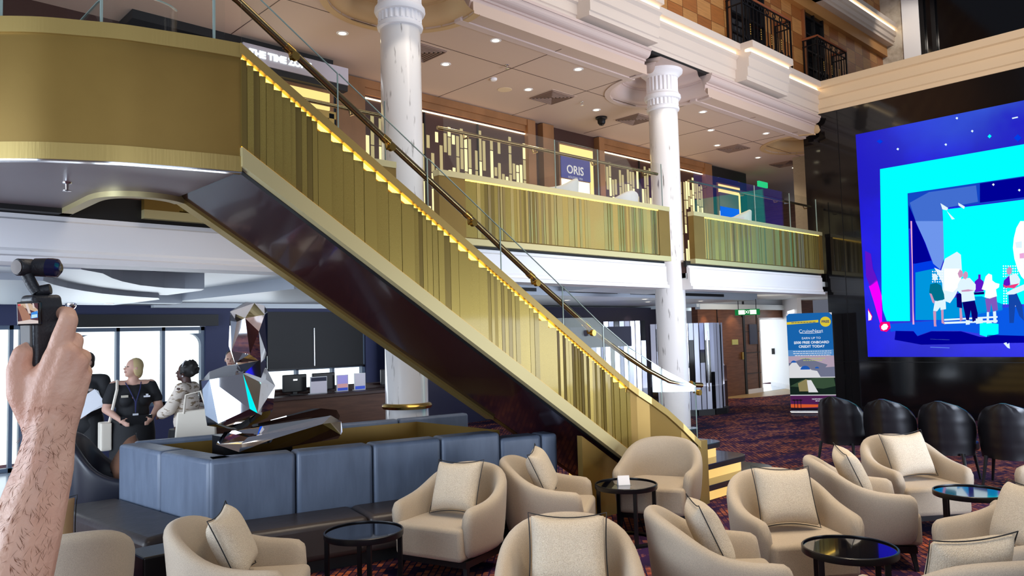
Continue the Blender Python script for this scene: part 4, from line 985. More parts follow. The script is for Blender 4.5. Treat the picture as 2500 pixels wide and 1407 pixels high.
# mirror-strip curved partition beside the right column
def mirrorwall(label, path, z1, seed):
    t = thing('mirror_strip_partition', label, 'partition', (path[0][0], path[0][1], 0), 0, 'curved mirror-strip partitions')
    r = random.Random(seed); pts = []
    for a, b in zip(path, path[1:]):
        L = math.hypot(b[0]-a[0], b[1]-a[1]); k = max(1, int(L/.10)); pts += [(lerp(a[0], b[0], i/k), lerp(a[1], b[1], i/k)) for i in range(k)]
    pts.append(path[-1])
    s = MB(); d = MB()
    for a, b in zip(pts, pts[1:]):
        q0 = (lerp(a[0], b[0], .06), lerp(a[1], b[1], .06)); q1 = (lerp(a[0], b[0], .94), lerp(a[1], b[1], .94))
        ca = r.uniform(-.35, .35)*.03
        nx, ny = (b[1]-a[1]), -(b[0]-a[0]); L = math.hypot(nx, ny); nx, ny = nx/L*ca, ny/L*ca
        z = .12
        while z < z1:
            h = r.uniform(.3, .9) if r.random() < .8 else r.uniform(.12, .3); e = min(z1, z+h)
            (s if r.random() < .86 else d).poly([(q0[0]+nx, q0[1]+ny, z), (q1[0]-nx, q1[1]-ny, z), (q1[0]-nx, q1[1]-ny, e), (q0[0]+nx, q0[1]+ny, e)])
            z = e
    s.build('mirror_strips', mat('silver_strip_%d' % seed, srgb(206, 210, 228), .2, .35), t); d.build('dark_strips', BLACKGL, t)
    v = []; N = len(path)
    g = MB()
    for a, b in zip(path, path[1:]): g.bar((*a, .06), (*b, .06), .16, .12)
    g.build('plinth', BLACK, t)
    g = MB()
    for a, b in zip(path, path[1:]): g.bar((a[0]+.03, a[1]+.06, .95), (b[0]+.03, b[1]+.06, .95), .02, 1.86)
    g.build('core_panel', NAVYD, t)
    return t
cpath = [(13.35, 9.75), (13.6, 9.35), (13.9, 9.05), (14.25, 8.88), (14.6, 8.85), (14.9, 8.98), (15.08, 9.25), (15.15, 9.6)]
mirrorwall('curved silver mirror-strip partition with dark blocks, right of the right column foot', cpath, 1.92, 5)
mirrorwall('flat silver mirror-strip partition seen just left of the right column', [(12.55, 10.35), (13.2, 9.75)], 2.0, 6)
mirrorwall('bright mirror-strip partition seen through the lower stair glass', [(10.6, 9.5), (11.9, 9.1)], 1.5, 8)
tag(MB().tube([(14.05, 8.82, .5), (14.05, 8.82, 1.75)], .02, 8).build('door_pull', CHROME), 'tall chrome door pull on the curved mirror-strip partition', 'door pull')
S('wall_navy', MB().box(8.6, 17.0, 12.2, 12.35, 0, 2.4), NAVYD)
tvs = thing('blue_wall_screen', 'glowing deep blue screen on the navy wall behind the stair glass', 'screen', (14.4, 12.15, 1.2))
MB().box(13.9, 15.6, 12.1, 12.18, .95, 1.75).build('frame', BLACKM, tvs); MB().box(13.95, 15.55, 12.09, 12.1, 1.0, 1.70).build('picture', emis('deep_blue', (24, 20, 190), .9), tvs)
tag(MB().box(13.35, 13.85, 12.0, 12.05, 1.25, 1.72).build('white_wall_display', emis('pale_screen', (225, 238, 250), 1.1)), 'white lit display beside the blue screen behind the stair glass', 'display')
st = thing('brochure_stand', 'dark stand with white brochure holders against the brown wall', 'stand', (15.6, 9.7, 0))
MB().box(15.3, 15.9, 9.5, 9.95, 0, .95).build('cabinet', BROWND, st)
for x in (15.38, 15.72): MB().add([(x-.09, 9.5, .95), (x+.09, 9.5, .95), (x+.09, 9.62, 1.3), (x-.09, 9.62, 1.3), (x-.09, 9.66, .95), (x+.09, 9.66, .95)], [(0, 1, 2, 3), (3, 2, 5, 4), (0, 4, 5, 1), (0, 3, 4), (1, 5, 2)]).build('brochure_holder', WHITE, st)
ex = thing('exit_sign', 'green and white exit sign hanging below the lower ceiling', 'sign', (16.6, 9.25, 2.1))
EM = Matrix.Translation((16.55, 9.28, 2.165)) @ Matrix.Rotation(R(-58), 4, 'Z')
MB().box(-.28, .28, -.02, .02, -.07, .07).xf(EM).build('green_box', emis('exit_green', (22, 120, 60), 1), ex)
MB().box(-.2, -.06, -.024, -.02, -.05, .05).box(.06, .2, -.024, -.02, -.05, .05).xf(EM).build('lit_pictograms', emis('exit_white', (235, 255, 225), 2), ex)
text('lettering', 'EXIT', .1, EM @ Matrix.Translation((0, -.026, 0)) @ Euler((PI/2, 0, 0)).to_matrix().to_4x4(), emis('exit_letters', (240, 255, 240), 2), ex)
MB().tube([EM @ Vector((-.2, 0, .07)), EM @ Vector((-.2, 0, .30))], .008, 6).tube([EM @ Vector((.2, 0, .07)), EM @ Vector((.2, 0, .30))], .008, 6).build('hanger', BLACKM, ex)
ex2 = thing('exit_sign', 'small green exit sign on the gallery ceiling beyond the lit display', 'sign', (18.0, 9.6, 5.2))
MB().box(17.9, 18.35, 9.55, 9.6, 5.36, 5.5).build('green_box', emis('exit_green_2', (40, 190, 120), 1.2), ex2)
tag(MB().box(18.55, 18.85, 10.88, 10.9, 1.36, 1.5).build('wall_plate', mat('green_yellow_plate', srgb(176, 178, 110), .5)), 'small pale yellow safety sign on the brown door', 'sign')
tag(MB().box(19.5, 19.9, 10.89, 10.92, 1.35, 1.9).build('notice_board', mat('dull_blue_board', srgb(56, 60, 84), .5)), 'narrow bluish notice beside the bright doorway', 'notice')

# ================================================================== ROLL-UP BANNER
BM = Matrix.Translation((14.93, 7.03, 0)) @ Matrix.Rotation(R(-58.6), 4, 'Z')
BN = thing('roll_up_banner', 'tall blue roll-up banner with travel pictures beside the black wall corner', 'banner', (14.93, 7.03, 0))
def bpoly(g, pts, m, d): g.add([(x, -d, z) for x, z in pts], [tuple(range(len(pts)))], m)
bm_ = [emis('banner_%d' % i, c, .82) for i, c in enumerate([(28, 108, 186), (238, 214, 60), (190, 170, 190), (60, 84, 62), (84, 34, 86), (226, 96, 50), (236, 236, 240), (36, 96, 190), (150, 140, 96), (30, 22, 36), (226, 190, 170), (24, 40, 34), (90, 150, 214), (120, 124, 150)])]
g = MB()
hw = .425
bpoly(g, [(-hw, .12), (hw, .12), (hw, 2.0), (hw-.05, 2.05), (-hw+.05, 2.05), (-hw, 2.0)], 0, .010)
bpoly(g, [(-hw, .98), (hw, .98), (hw, 1.32), (-hw, 1.32)], 12, .011)
bpoly(g, [(-hw, .80), (hw, .80), (hw, 1.2), (-hw, 1.2)], 2, .012)
bpoly(g, [(-hw, .78), (hw, .78), (hw, .98), (-hw, .93)], 13, .0125)
bpoly(g, [(-hw, 1.06), (-.1, 1.16), (.3, 1.02), (.1, .78), (-hw, .78)], 13, .013)
bpoly(g, [(-hw, .78), (-hw, 1.0), (-.36, 1.07), (-.28, 1.07), (-.22, .98), (-.12, 1.0), (0, .92), (.1, .90), (.16, .78)], 6, .014)
for x, z, r_ in ((-.33, 1.07, .05), (-.12, .93, .09), (.1, .95, .04)): bpoly(g, [(x+r_*math.cos(R(a)), z+r_*.85*math.sin(R(a))) for a in range(0, 181, 20)], 7, .015)
bpoly(g, [(-hw, .43), (hw, .43), (hw, .77), (-hw, .77)], 11, .012)
bpoly(g, [(-hw, .60), (-.2, .72), (.1, .77), (.4, .77), (hw, .6), (.2, .55)], 3, .013)
bpoly(g, [(-.25, .5), (-.27, .66), (-.12, .74), (0, .7), (-.06, .5)], 8, .014)
bpoly(g, [(-.08, .48), (-.1, .72), (-.02, .72), (.1, .48)], 6, .015)
bpoly(g, [(-hw, .12), (hw, .12), (hw, .42), (-hw, .42)], 4, .012)
bpoly(g, [(-hw, .17), (hw, .2), (hw, .30), (.1, .24), (-hw, .25)], 5, .013)
bpoly(g, [(-hw, .12), (hw, .12), (hw, .16), (-hw, .18)], 9, .014)
for x in (-.36, -.30, -.24): bpoly(g, [(x, .14), (x+.012, .14), (x+.012, .31), (x+.05, .33), (x, .345), (x-.05, .33), (x, .31)], 9, .015)
bpoly(g, [(-hw, 1.83), (.17, 1.86), (.17, 1.91), (-hw, 1.88)], 1, .012)
bpoly(g, [(.3+.1*math.cos(R(a)), 1.87+.1*math.sin(R(a))) for a in range(0, 360, 15)], 1, .013)
for z in (.775, .425): bpoly(g, [(-hw, z-.008), (hw, z-.008), (hw, z+.008), (-hw, z+.008)], 6, .016)
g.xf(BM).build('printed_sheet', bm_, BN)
MB().box(-hw, hw, -.009, 0, .1, 2.05).xf(BM).build('sheet_back', WHITE, BN)
def bt(body, size, x, z, m, bold=0): text('lettering', body, size, BM @ Matrix.Translation((x, -.018, z)) @ Euler((PI/2, 0, 0)).to_matrix().to_4x4(), m, BN, ext=.0005, bold=bold)
TW = emis('banner_text', (232, 238, 248), .95); TY = emis('banner_text_yellow', (200, 214, 120), .8); TB = emis('banner_text_navy', (30, 50, 110), .8)
bt('CruiseNext', .095, .02, 1.69, TW); bt('EARN UP TO', .062, .02, 1.55, TW); bt('$500 FREE ONBOARD', .068, .02, 1.465, TW, .002); bt('CREDIT TODAY', .068, .02, 1.385, TW, .002)
bt('FREE', .07, .3, 1.87, TB, .002)
bt('NORWEGIAN', .04, .1, .345, TW)
def fine(lines, m, n):
    g = MB()
    for x0, x1, z in lines:
        x = x0
        while x < x1-.01:
            w_ = rnd.uniform(.025, .06); g.add([(x, -.018, z-.006), (min(x1, x+w_), -.018, z-.006), (min(x1, x+w_), -.018, z+.006), (x, -.018, z+.006)], [(0, 1, 2, 3)]); x += w_+.01
    g.xf(BM).build(n, m, BN)
fine([(-.33, .38, 1.29), (-.33, .38, 1.25), (-.3, .36, 1.21)], TW, 'small_print'); fine([(-.2, .26, 1.15), (-.15, .2, 1.11)], TY, 'small_print'); fine([(-.34, .12, 1.868)], TB, 'small_print'); fine([(.04, .16, .31)], TW, 'small_print')
MB().tube([BM @ Vector((-.19, -.02, 1.655)), BM @ Vector((0, -.02, 1.645)), BM @ Vector((.21, -.02, 1.655))], .004, 6).build('swoosh', TW, BN)
MB().box(-.44, .44, -.06, .09, 0, .10).xf(BM).build('base_cassette', CHROME, BN, bevel=.012)
MB().tube([BM @ Vector((0, .05, .05)), BM @ Vector((0, .03, 2.04))], .012, 8).build('pole', CHROME, BN)
SCR=[(0,1,[(5.52,5.612),(4.337,5.658),(3.298,5.636),(3.342,4.868),(5.743,4.839),(5.524,4.894)]),(1,2,[(4.665,5.571),(3.723,5.619),(3.3,5.603),(3.335,5.001),(4.067,4.909),(4.7,4.961),(5.015,5.299)]),(2,3,[(5.762,4.823),(3.352,4.856),(3.376,4.301),(5.283,4.271),(5.307,3.581),(5.808,3.641)]),(2,3,[(5.801,3.801),(5.3,3.737),(5.374,1.834),(5.797,1.844),(5.859,2.062),(5.867,2.333)]),(0,4,[(5.283,4.271),(3.376,4.292),(3.4,3.884),(4.694,3.897),(4.708,3.51),(5.307,3.581)]),(1,5,[(4.906,4.235),(4.121,4.236),(4.107,3.937),(4.694,3.897),(4.708,3.51),(5.129,3.56),(5.253,4.085)]),(3,6,[(5.273,4.051),(5.199,3.82),(5.128,3.572),(5.298,3.593)]),(3,6,[(5.286,3.736),(5.172,3.721),(5.052,3.368),(4.938,2.947),(5.216,2.915),(5.26,2.919),(5.242,3.73)]),(3,5,[(4.058,4.261),(3.377,4.284),(3.4,3.884),(4.078,3.915)]),(4,4,[(5.243,2.917),(4.938,2.947),(4.778,2.785),(4.748,1.832),(5.294,1.832)]),(5,5,[(5.226,2.747),(4.895,2.795),(4.736,2.635),(4.781,1.833),(5.276,1.85)]),(6,6,[(5.172,3.721),(4.695,3.661),(4.707,2.999),(4.795,2.768),(4.907,2.888),(5.021,3.29)]),(2,6,[(4.693,3.87),(3.4,3.884),(3.431,3.357),(4.7,3.509)]),(2,6,[(4.695,3.661),(3.422,3.499),(3.506,2.063),(4.405,2.107),(4.728,2.781)]),(5,7,[(4.758,2.234),(4.144,2.236),(3.83,2.079),(3.836,1.975),(4.168,1.813),(4.781,1.833)]),(7,7,[(5.745,1.789),(4.781,1.833),(3.909,2.013),(3.508,2.029),(3.54,1.484),(4.09,1.546),(4.513,1.626),(5.011,1.638),(5.258,1.551),(5.322,1.646),(5.643,1.653),(5.735,1.636)]),(2,8,[(4.202,1.778),(3.91,1.734),(3.92,1.56),(4.108,1.511),(4.215,1.549)]),(8,8,[(4.78,1.851),(3.917,1.874),(3.919,1.843),(4.782,1.819)]),(8,8,[(4.783,1.797),(3.921,1.804),(3.923,1.769),(4.785,1.76)]),(8,8,[(4.701,2.962),(4.496,3.071),(4.435,3.01),(4.435,2.721),(4.465,2.47),(4.575,2.26),(4.664,2.138),(4.777,2.198),(4.775,2.528),(4.894,2.813),(4.78,2.749)]),(9,9,[(4.728,2.781),(4.465,2.76),(4.465,2.47),(4.604,2.334),(4.75,2.38)]),(9,8,[(3.422,3.499),(3.478,3.506),(3.544,3.393),(3.59,3.225),(3.615,3.054),(3.604,2.862),(3.57,2.686),(3.519,2.544),(3.481,2.49)]),(10,9,[(3.521,2.941),(3.455,2.948),(3.46,2.857),(3.523,2.858)]),(8,9,[(3.573,3.145),(3.476,3.152),(3.483,3.04),(3.564,3.048)]),(10,9,[(5.259,3.732),(5.231,3.729),(5.297,2.038),(5.298,1.766),(5.33,1.767),(5.283,2.789)]),(11,4,[(6.097,2.541),(5.939,2.666),(5.863,2.332),(5.887,1.794),(5.929,1.814),(6.019,2.224)]),(12,4,[(6.135,3.251),(6.024,3.181),(6.002,2.886),(5.921,2.646),(6.078,2.54),(6.143,2.74)]),(13,8,[(5.909,1.833),(5.743,1.827),(5.731,1.712),(5.809,1.638),(5.919,1.66),(5.941,1.757)]),(9,9,[(5.905,1.746),(5.856,1.793),(5.8,1.791),(5.774,1.742),(5.806,1.686),(5.866,1.668),(5.904,1.698)]),(13,8,[(6.135,2.113),(6.062,1.954),(6.076,1.877),(6.143,1.86)]),(9,9,[(6.137,2.074),(6.072,1.945),(6.095,1.878),(6.143,1.869)]),(8,8,[(4.721,3.999),(4.597,3.892),(4.616,3.85),(4.695,3.879)]),(8,8,[(4.425,3.966),(4.32,3.88),(4.338,3.838),(4.421,3.912)]),(8,8,[(4.624,3.842),(4.498,3.674),(4.546,3.671)]),(8,6,[(4.383,5.526),(4.359,5.545),(4.338,5.523),(4.356,5.494)]),(8,6,[(4.147,5.234),(4.125,5.254),(4.104,5.232),(4.121,5.203)]),(8,6,[(3.87,4.209),(3.848,4.23),(3.828,4.209),(3.845,4.181)]),(8,6,[(3.483,4.049),(3.462,4.069),(3.443,4.049),(3.459,4.021)]),(8,6,[(4.594,5.076),(4.57,5.096),(4.548,5.074),(4.566,5.045)]),(8,6,[(5.437,5.156),(5.411,5.178),(5.387,5.154),(5.407,5.124)]),(8,6,[(3.497,5.334),(3.41,5.337),(3.407,5.314),(3.494,5.311)]),(2,6,[(3.889,5.083),(3.854,5.117),(3.826,5.077),(3.858,5.042)]),(4,6,[(5.795,5.384),(5.73,5.408),(5.678,5.356),(5.734,5.323)]),(4,6,[(3.489,4.974),(3.428,5.029),(3.375,4.95),(3.435,4.895)]),(8,9,[(3.854,1.394),(3.808,1.411),(3.795,1.376),(3.764,1.402),(3.762,1.298),(3.798,1.316)]),(6,8,[(5.036,1.491),(4.71,1.472),(4.711,1.463),(5.037,1.482)]),(6,8,[(5.045,1.341),(4.719,1.323),(4.719,1.314),(5.045,1.331)]),(9,9,[(4.937,2.743),(4.923,2.758),(4.91,2.741),(4.925,2.725)]),(9,9,[(4.94,2.695),(4.925,2.71),(4.913,2.693),(4.927,2.677)]),(9,9,[(4.943,2.647),(4.928,2.662),(4.915,2.645),(4.93,2.629)]),(9,9,[(4.945,2.599),(4.931,2.614),(4.918,2.597),(4.933,2.581)]),(9,9,[(4.948,2.551),(4.933,2.567),(4.921,2.549),(4.935,2.533)]),(9,9,[(4.897,2.739),(4.882,2.755),(4.87,2.737),(4.884,2.722)]),(9,9,[(4.899,2.692),(4.885,2.707),(4.872,2.69),(4.887,2.674)]),(9,9,[(4.902,2.644),(4.888,2.659),(4.875,2.642),(4.889,2.626)]),(9,9,[(4.905,2.596),(4.89,2.612),(4.878,2.594),(4.892,2.578)]),(9,9,[(4.907,2.548),(4.893,2.564),(4.88,2.546),(4.895,2.531)]),(9,9,[(4.856,2.736),(4.842,2.752),(4.829,2.734),(4.844,2.719)]),(9,9,[(4.859,2.689),(4.844,2.704),(4.832,2.686),(4.846,2.671)]),(9,9,[(4.861,2.641),(4.847,2.656),(4.835,2.639),(4.849,2.623)]),(9,9,[(4.864,2.593),(4.85,2.609),(4.837,2.591),(4.852,2.576)]),(9,9,[(4.867,2.545),(4.852,2.561),(4.84,2.543),(4.854,2.528)]),(9,9,[(4.816,2.733),(4.801,2.748),(4.789,2.731),(4.803,2.716)]),(9,9,[(4.818,2.685),(4.804,2.701),(4.792,2.683),(4.806,2.668)]),(9,9,[(4.821,2.638),(4.807,2.653),(4.794,2.636),(4.809,2.62)]),(9,9,[(4.824,2.59),(4.809,2.606),(4.797,2.588),(4.811,2.573)]),(9,9,[(4.826,2.542),(4.812,2.558),(4.8,2.541),(4.814,2.525)]),(9,9,[(4.776,2.73),(4.761,2.745),(4.749,2.728),(4.763,2.712)]),(9,9,[(4.778,2.682),(4.764,2.698),(4.752,2.68),(4.766,2.665)]),(9,9,[(4.781,2.635),(4.767,2.65),(4.754,2.633),(4.769,2.617)]),(9,9,[(4.784,2.587),(4.769,2.603),(4.757,2.585),(4.771,2.57)]),(9,9,[(4.786,2.54),(4.772,2.555),(4.76,2.538),(4.774,2.522)]),(9,9,[(4.736,2.727),(4.721,2.742),(4.709,2.725),(4.723,2.709)]),(9,9,[(4.738,2.679),(4.724,2.695),(4.712,2.677),(4.726,2.662)]),(9,9,[(4.741,2.632),(4.727,2.647),(4.714,2.63),(4.729,2.614)]),(9,9,[(4.744,2.584),(4.729,2.6),(4.717,2.582),(4.731,2.567)]),(9,9,[(4.746,2.537),(4.732,2.552),(4.72,2.535),(4.734,2.52)]),(9,9,[(3.788,2.748),(3.775,2.762),(3.764,2.746),(3.777,2.731)]),(9,9,[(3.79,2.702),(3.777,2.717),(3.766,2.7),(3.779,2.686)]),(9,9,[(3.793,2.657),(3.78,2.672),(3.769,2.655),(3.782,2.641)]),(9,9,[(3.796,2.612),(3.783,2.627),(3.772,2.61),(3.785,2.596)]),(9,9,[(3.798,2.567),(3.785,2.582),(3.774,2.565),(3.787,2.55)]),(9,9,[(3.752,2.745),(3.739,2.759),(3.728,2.743),(3.741,2.728)]),(9,9,[(3.754,2.699),(3.741,2.714),(3.73,2.698),(3.743,2.683)]),(9,9,[(3.757,2.654),(3.744,2.669),(3.733,2.652),(3.746,2.638)]),(9,9,[(3.76,2.609),(3.747,2.624),(3.736,2.607),(3.748,2.593)]),(9,9,[(3.762,2.564),(3.749,2.579),(3.738,2.562),(3.751,2.548)]),(9,9,[(3.716,2.742),(3.703,2.756),(3.692,2.74),(3.705,2.725)]),(9,9,[(3.718,2.697),(3.705,2.711),(3.694,2.695),(3.707,2.68)]),(9,9,[(3.721,2.652),(3.708,2.666),(3.697,2.65),(3.71,2.635)]),(9,9,[(3.724,2.607),(3.711,2.621),(3.7,2.605),(3.713,2.59)]),(9,9,[(3.726,2.562),(3.713,2.576),(3.702,2.56),(3.715,2.545)]),(9,9,[(3.68,2.739),(3.667,2.753),(3.656,2.737),(3.669,2.722)]),(9,9,[(3.683,2.694),(3.67,2.708),(3.659,2.692),(3.672,2.677)]),(9,9,[(3.685,2.649),(3.672,2.663),(3.661,2.647),(3.674,2.632)]),(9,9,[(3.688,2.604),(3.675,2.618),(3.664,2.602),(3.677,2.587)]),(9,9,[(3.69,2.559),(3.678,2.573),(3.667,2.557),(3.679,2.542)]),(9,9,[(3.644,2.736),(3.631,2.75),(3.621,2.734),(3.633,2.719)]),(9,9,[(3.647,2.691),(3.634,2.705),(3.623,2.689),(3.636,2.674)]),(9,9,[(3.649,2.646),(3.637,2.66),(3.626,2.644),(3.638,2.629)]),(9,9,[(3.652,2.601),(3.639,2.616),(3.628,2.599),(3.641,2.585)]),(9,9,[(3.655,2.556),(3.642,2.571),(3.631,2.554),(3.644,2.54)]),(9,9,[(3.609,2.733),(3.596,2.747),(3.585,2.731),(3.598,2.716)]),(9,9,[(3.611,2.688),(3.599,2.702),(3.588,2.686),(3.6,2.671)]),(9,9,[(3.614,2.643),(3.601,2.658),(3.59,2.641),(3.603,2.627)]),(9,9,[(3.616,2.598),(3.604,2.613),(3.593,2.596),(3.606,2.582)]),(9,9,[(3.619,2.554),(3.606,2.568),(3.595,2.552),(3.608,2.537)]),(9,9,[(3.573,2.73),(3.561,2.744),(3.55,2.728),(3.562,2.713)]),(9,9,[(3.576,2.685),(3.563,2.699),(3.552,2.683),(3.565,2.668)]),(9,9,[(3.578,2.64),(3.566,2.655),(3.555,2.638),(3.568,2.624)]),(9,9,[(3.581,2.596),(3.568,2.61),(3.558,2.594),(3.57,2.579)]),(9,9,[(3.584,2.551),(3.571,2.565),(3.56,2.549),(3.573,2.535)]),(9,9,[(3.803,2.356),(3.79,2.371),(3.779,2.355),(3.792,2.34)]),(9,9,[(3.806,2.311),(3.793,2.326),(3.781,2.31),(3.794,2.295)]),(9,9,[(3.808,2.266),(3.795,2.281),(3.784,2.265),(3.797,2.25)]),(9,9,[(3.811,2.221),(3.798,2.236),(3.787,2.22),(3.8,2.205)]),(9,9,[(3.813,2.176),(3.8,2.191),(3.789,2.174),(3.802,2.16)]),(9,9,[(3.816,2.131),(3.803,2.146),(3.792,2.129),(3.805,2.114)]),(9,9,[(3.819,2.086),(3.806,2.101),(3.794,2.084),(3.807,2.069)]),(9,9,[(3.767,2.354),(3.754,2.369),(3.743,2.352),(3.756,2.338)]),(9,9,[(3.769,2.309),(3.757,2.324),(3.745,2.307),(3.758,2.293)]),(9,9,[(3.772,2.264),(3.759,2.279),(3.748,2.262),(3.761,2.248)]),(9,9,[(3.775,2.219),(3.762,2.234),(3.751,2.218),(3.764,2.203)]),(9,9,[(3.777,2.174),(3.764,2.189),(3.753,2.173),(3.766,2.158)]),(9,9,[(3.78,2.129),(3.767,2.144),(3.756,2.128),(3.769,2.113)]),(9,9,[(3.782,2.084),(3.77,2.099),(3.758,2.083),(3.771,2.068)]),(9,9,[(3.678,2.175),(3.665,2.19),(3.655,2.174),(3.667,2.159)]),(9,9,[(3.681,2.131),(3.668,2.146),(3.657,2.129),(3.67,2.115)]),(9,9,[(3.683,2.086),(3.671,2.101),(3.66,2.085),(3.672,2.07)]),(9,9,[(3.686,2.041),(3.673,2.056),(3.662,2.04),(3.675,2.025)]),(9,9,[(3.643,2.174),(3.63,2.188),(3.619,2.172),(3.632,2.157)]),(9,9,[(3.645,2.129),(3.633,2.144),(3.622,2.128),(3.634,2.113)]),(9,9,[(3.648,2.084),(3.635,2.099),(3.624,2.083),(3.637,2.068)]),(9,9,[(3.65,2.039),(3.638,2.054),(3.627,2.038),(3.64,2.023)]),(14,10,[(4.98,2.505),(4.876,2.526),(4.795,2.474),(4.754,2.307),(4.751,2.215),(4.879,2.185),(4.944,2.226),(5.005,2.358)]),(8,10,[(4.936,2.678),(4.892,2.702),(4.848,2.666),(4.856,2.589),(4.895,2.564),(4.932,2.594)]),(15,11,[(5.001,2.34),(4.964,2.328),(4.921,2.187),(4.932,2.142),(4.961,2.171)]),(8,10,[(4.916,2.191),(4.735,2.205),(4.736,2.032),(4.829,2.018),(4.834,2.073),(4.889,1.998),(4.956,2.009)]),(15,10,[(4.957,2.001),(4.906,1.999),(4.919,1.764),(4.913,1.718),(4.959,1.72)]),(15,10,[(4.821,2.017),(4.779,2.023),(4.79,1.815),(4.769,1.751),(4.826,1.78)]),(8,11,[(4.477,2.543),(4.427,2.576),(4.314,2.577),(4.226,2.454),(4.231,2.366),(4.266,2.314),(4.25,2.171),(4.468,2.146),(4.467,2.29),(4.528,2.366),(4.514,2.474)]),(15,11,[(4.423,2.648),(4.379,2.707),(4.344,2.678),(4.341,2.606),(4.38,2.555),(4.419,2.575)]),(15,10,[(4.506,2.672),(4.466,2.742),(4.42,2.702),(4.428,2.612),(4.483,2.589)]),(15,12,[(4.463,2.362),(4.35,2.373),(4.256,2.349),(4.352,2.334),(4.457,2.335)]),(16,11,[(4.459,2.146),(4.258,2.162),(4.224,1.939),(4.233,1.832),(4.312,1.782),(4.331,1.996),(4.375,1.802),(4.414,1.821)]),(16,10,[(4.549,2.295),(4.461,2.326),(4.466,2.038),(4.554,2.06)]),(15,10,[(4.514,2.04),(4.477,2.039),(4.473,1.823),(4.519,1.806)]),(8,12,[(4.422,1.821),(4.35,1.81),(4.362,1.739),(4.426,1.735)]),(8,12,[(4.261,1.842),(4.151,1.838),(4.148,1.759),(4.259,1.745)]),(12,10,[(4.239,2.509),(4.18,2.558),(4.176,2.629),(4.137,2.626),(4.142,2.546),(4.098,2.499),(4.108,2.322),(4.25,2.313)]),(16,10,[(4.274,2.311),(4.1,2.313),(4.103,2.269),(4.276,2.27)]),(9,11,[(4.061,2.585),(4.012,2.634),(3.96,2.604),(3.961,2.507),(3.914,2.46),(3.854,2.438),(3.865,2.378),(3.913,2.346),(3.905,2.223),(4.022,2.185),(4.098,2.216),(4.076,2.338),(4.137,2.36),(4.1,2.464)]),(17,11,[(4.092,2.189),(3.913,2.223),(3.904,1.978),(3.982,1.955),(4.004,2.105),(4.028,1.948),(4.075,1.95)]),(8,12,[(4.079,1.95),(4.044,1.949),(4.053,1.791),(4.001,1.754),(4.094,1.748)]),(8,12,[(3.982,1.955),(3.935,1.962),(3.937,1.752),(3.986,1.754)]),(15,11,[(3.731,2.682),(3.686,2.734),(3.647,2.692),(3.661,2.607),(3.702,2.584),(3.731,2.612)]),(12,11,[(3.783,2.494),(3.695,2.578),(3.69,2.418),(3.753,2.353),(3.804,2.391)]),(8,12,[(3.695,2.575),(3.59,2.601),(3.537,2.494),(3.557,2.392),(3.69,2.418)]),(18,13,[(3.802,2.426),(3.751,2.396),(3.555,2.427),(3.634,2.346),(3.782,2.372)]),(8,13,[(3.75,2.283),(3.665,2.33),(3.486,2.405),(3.492,2.302),(3.64,2.242),(3.745,2.24)]),(19,10,[(3.73,2.239),(3.609,2.275),(3.534,2.031),(3.523,1.774),(3.588,1.862),(3.636,2.053),(3.677,1.744),(3.743,1.746)]),(3,8,[(5.643,1.653),(5.323,1.636),(5.258,1.542),(5.012,1.629),(4.514,1.618),(4.217,1.513),(4.108,1.503),(4.09,1.546),(3.538,1.518),(3.545,1.399),(5.197,1.383),(5.671,1.483)])]
# ================================================================== LED SCREEN
LS = thing('led_screen', 'huge blue LED wall screen showing performers on a stage', 'screen', (15.7, 2.5, 1.15))
MB().box(15.62, 15.74, -1.6, 6.2, 1.15, 5.605).build('screen_body', BLACKM, LS)
SCOL = [(20, 72, 196), (66, 110, 208), (0, 255, 255), (0, 0, 150), (0, 60, 230), (0, 150, 222), (110, 150, 236), (10, 90, 232), (225, 246, 255), (255, 255, 255), (238, 170, 220), (245, 0, 255), (96, 20, 200), (255, 0, 120), (0, 112, 140), (205, 150, 190), (10, 0, 110), (130, 90, 190), (240, 60, 130), (20, 70, 170)]
sm = [emis('screen_%d' % i, c, 1.0) for i, c in enumerate(SCOL)]
SB = mat('screen_base', (0, 0, 0), .3)
nt = SB.node_tree; b = nt.nodes['Principled BSDF']
tc = nt.nodes.new('ShaderNodeTexCoord'); n = nt.nodes.new('ShaderNodeTexNoise'); n.inputs['Scale'].default_value = .5; n.inputs['Detail'].default_value = 4
r = nt.nodes.new('ShaderNodeValToRGB'); r.color_ramp.elements[0].position = .4; r.color_ramp.elements[0].color = (0, 0, .55, 1); r.color_ramp.elements[1].position = .7; r.color_ramp.elements[1].color = (0, 0, .95, 1)
sx_ = nt.nodes.new('ShaderNodeSeparateXYZ'); nt.links.new(tc.outputs['Object'], sx_.inputs[0])
def mr(sock, a, b_):
    q = nt.nodes.new('ShaderNodeMapRange'); q.inputs[1].default_value = a; q.inputs[2].default_value = b_; nt.links.new(sock, q.inputs[0]); return q.outputs[0]
def ml(a, b_):
    q = nt.nodes.new('ShaderNodeMath'); q.operation = 'MULTIPLY'; nt.links.new(a, q.inputs[0]); nt.links.new(b_, q.inputs[1]); return q.outputs[0]
fac = ml(ml(mr(sx_.outputs[1], 6.1, 3.6), mr(sx_.outputs[2], 4.75, 5.3)), mr(n.outputs[0], .25, .6))
hz = nt.nodes.new('ShaderNodeMixRGB'); hz.inputs[2].default_value = (*srgb(48, 96, 205), 1); nt.links.new(fac, hz.inputs[0]); nt.links.new(r.outputs[0], hz.inputs[1])
nt.links.new(tc.outputs['Object'], n.inputs[0]); nt.links.new(n.outputs[0], r.inputs[0]); nt.links.new(hz.outputs[0], b.inputs['Emission Color']); b.inputs['Emission Strength'].default_value = 1.0
g = MB()
g.poly([(15.615, 6.195, 1.155), (15.615, -1.595, 1.155), (15.615, -1.595, 5.60), (15.615, 6.195, 5.60)], len(sm))
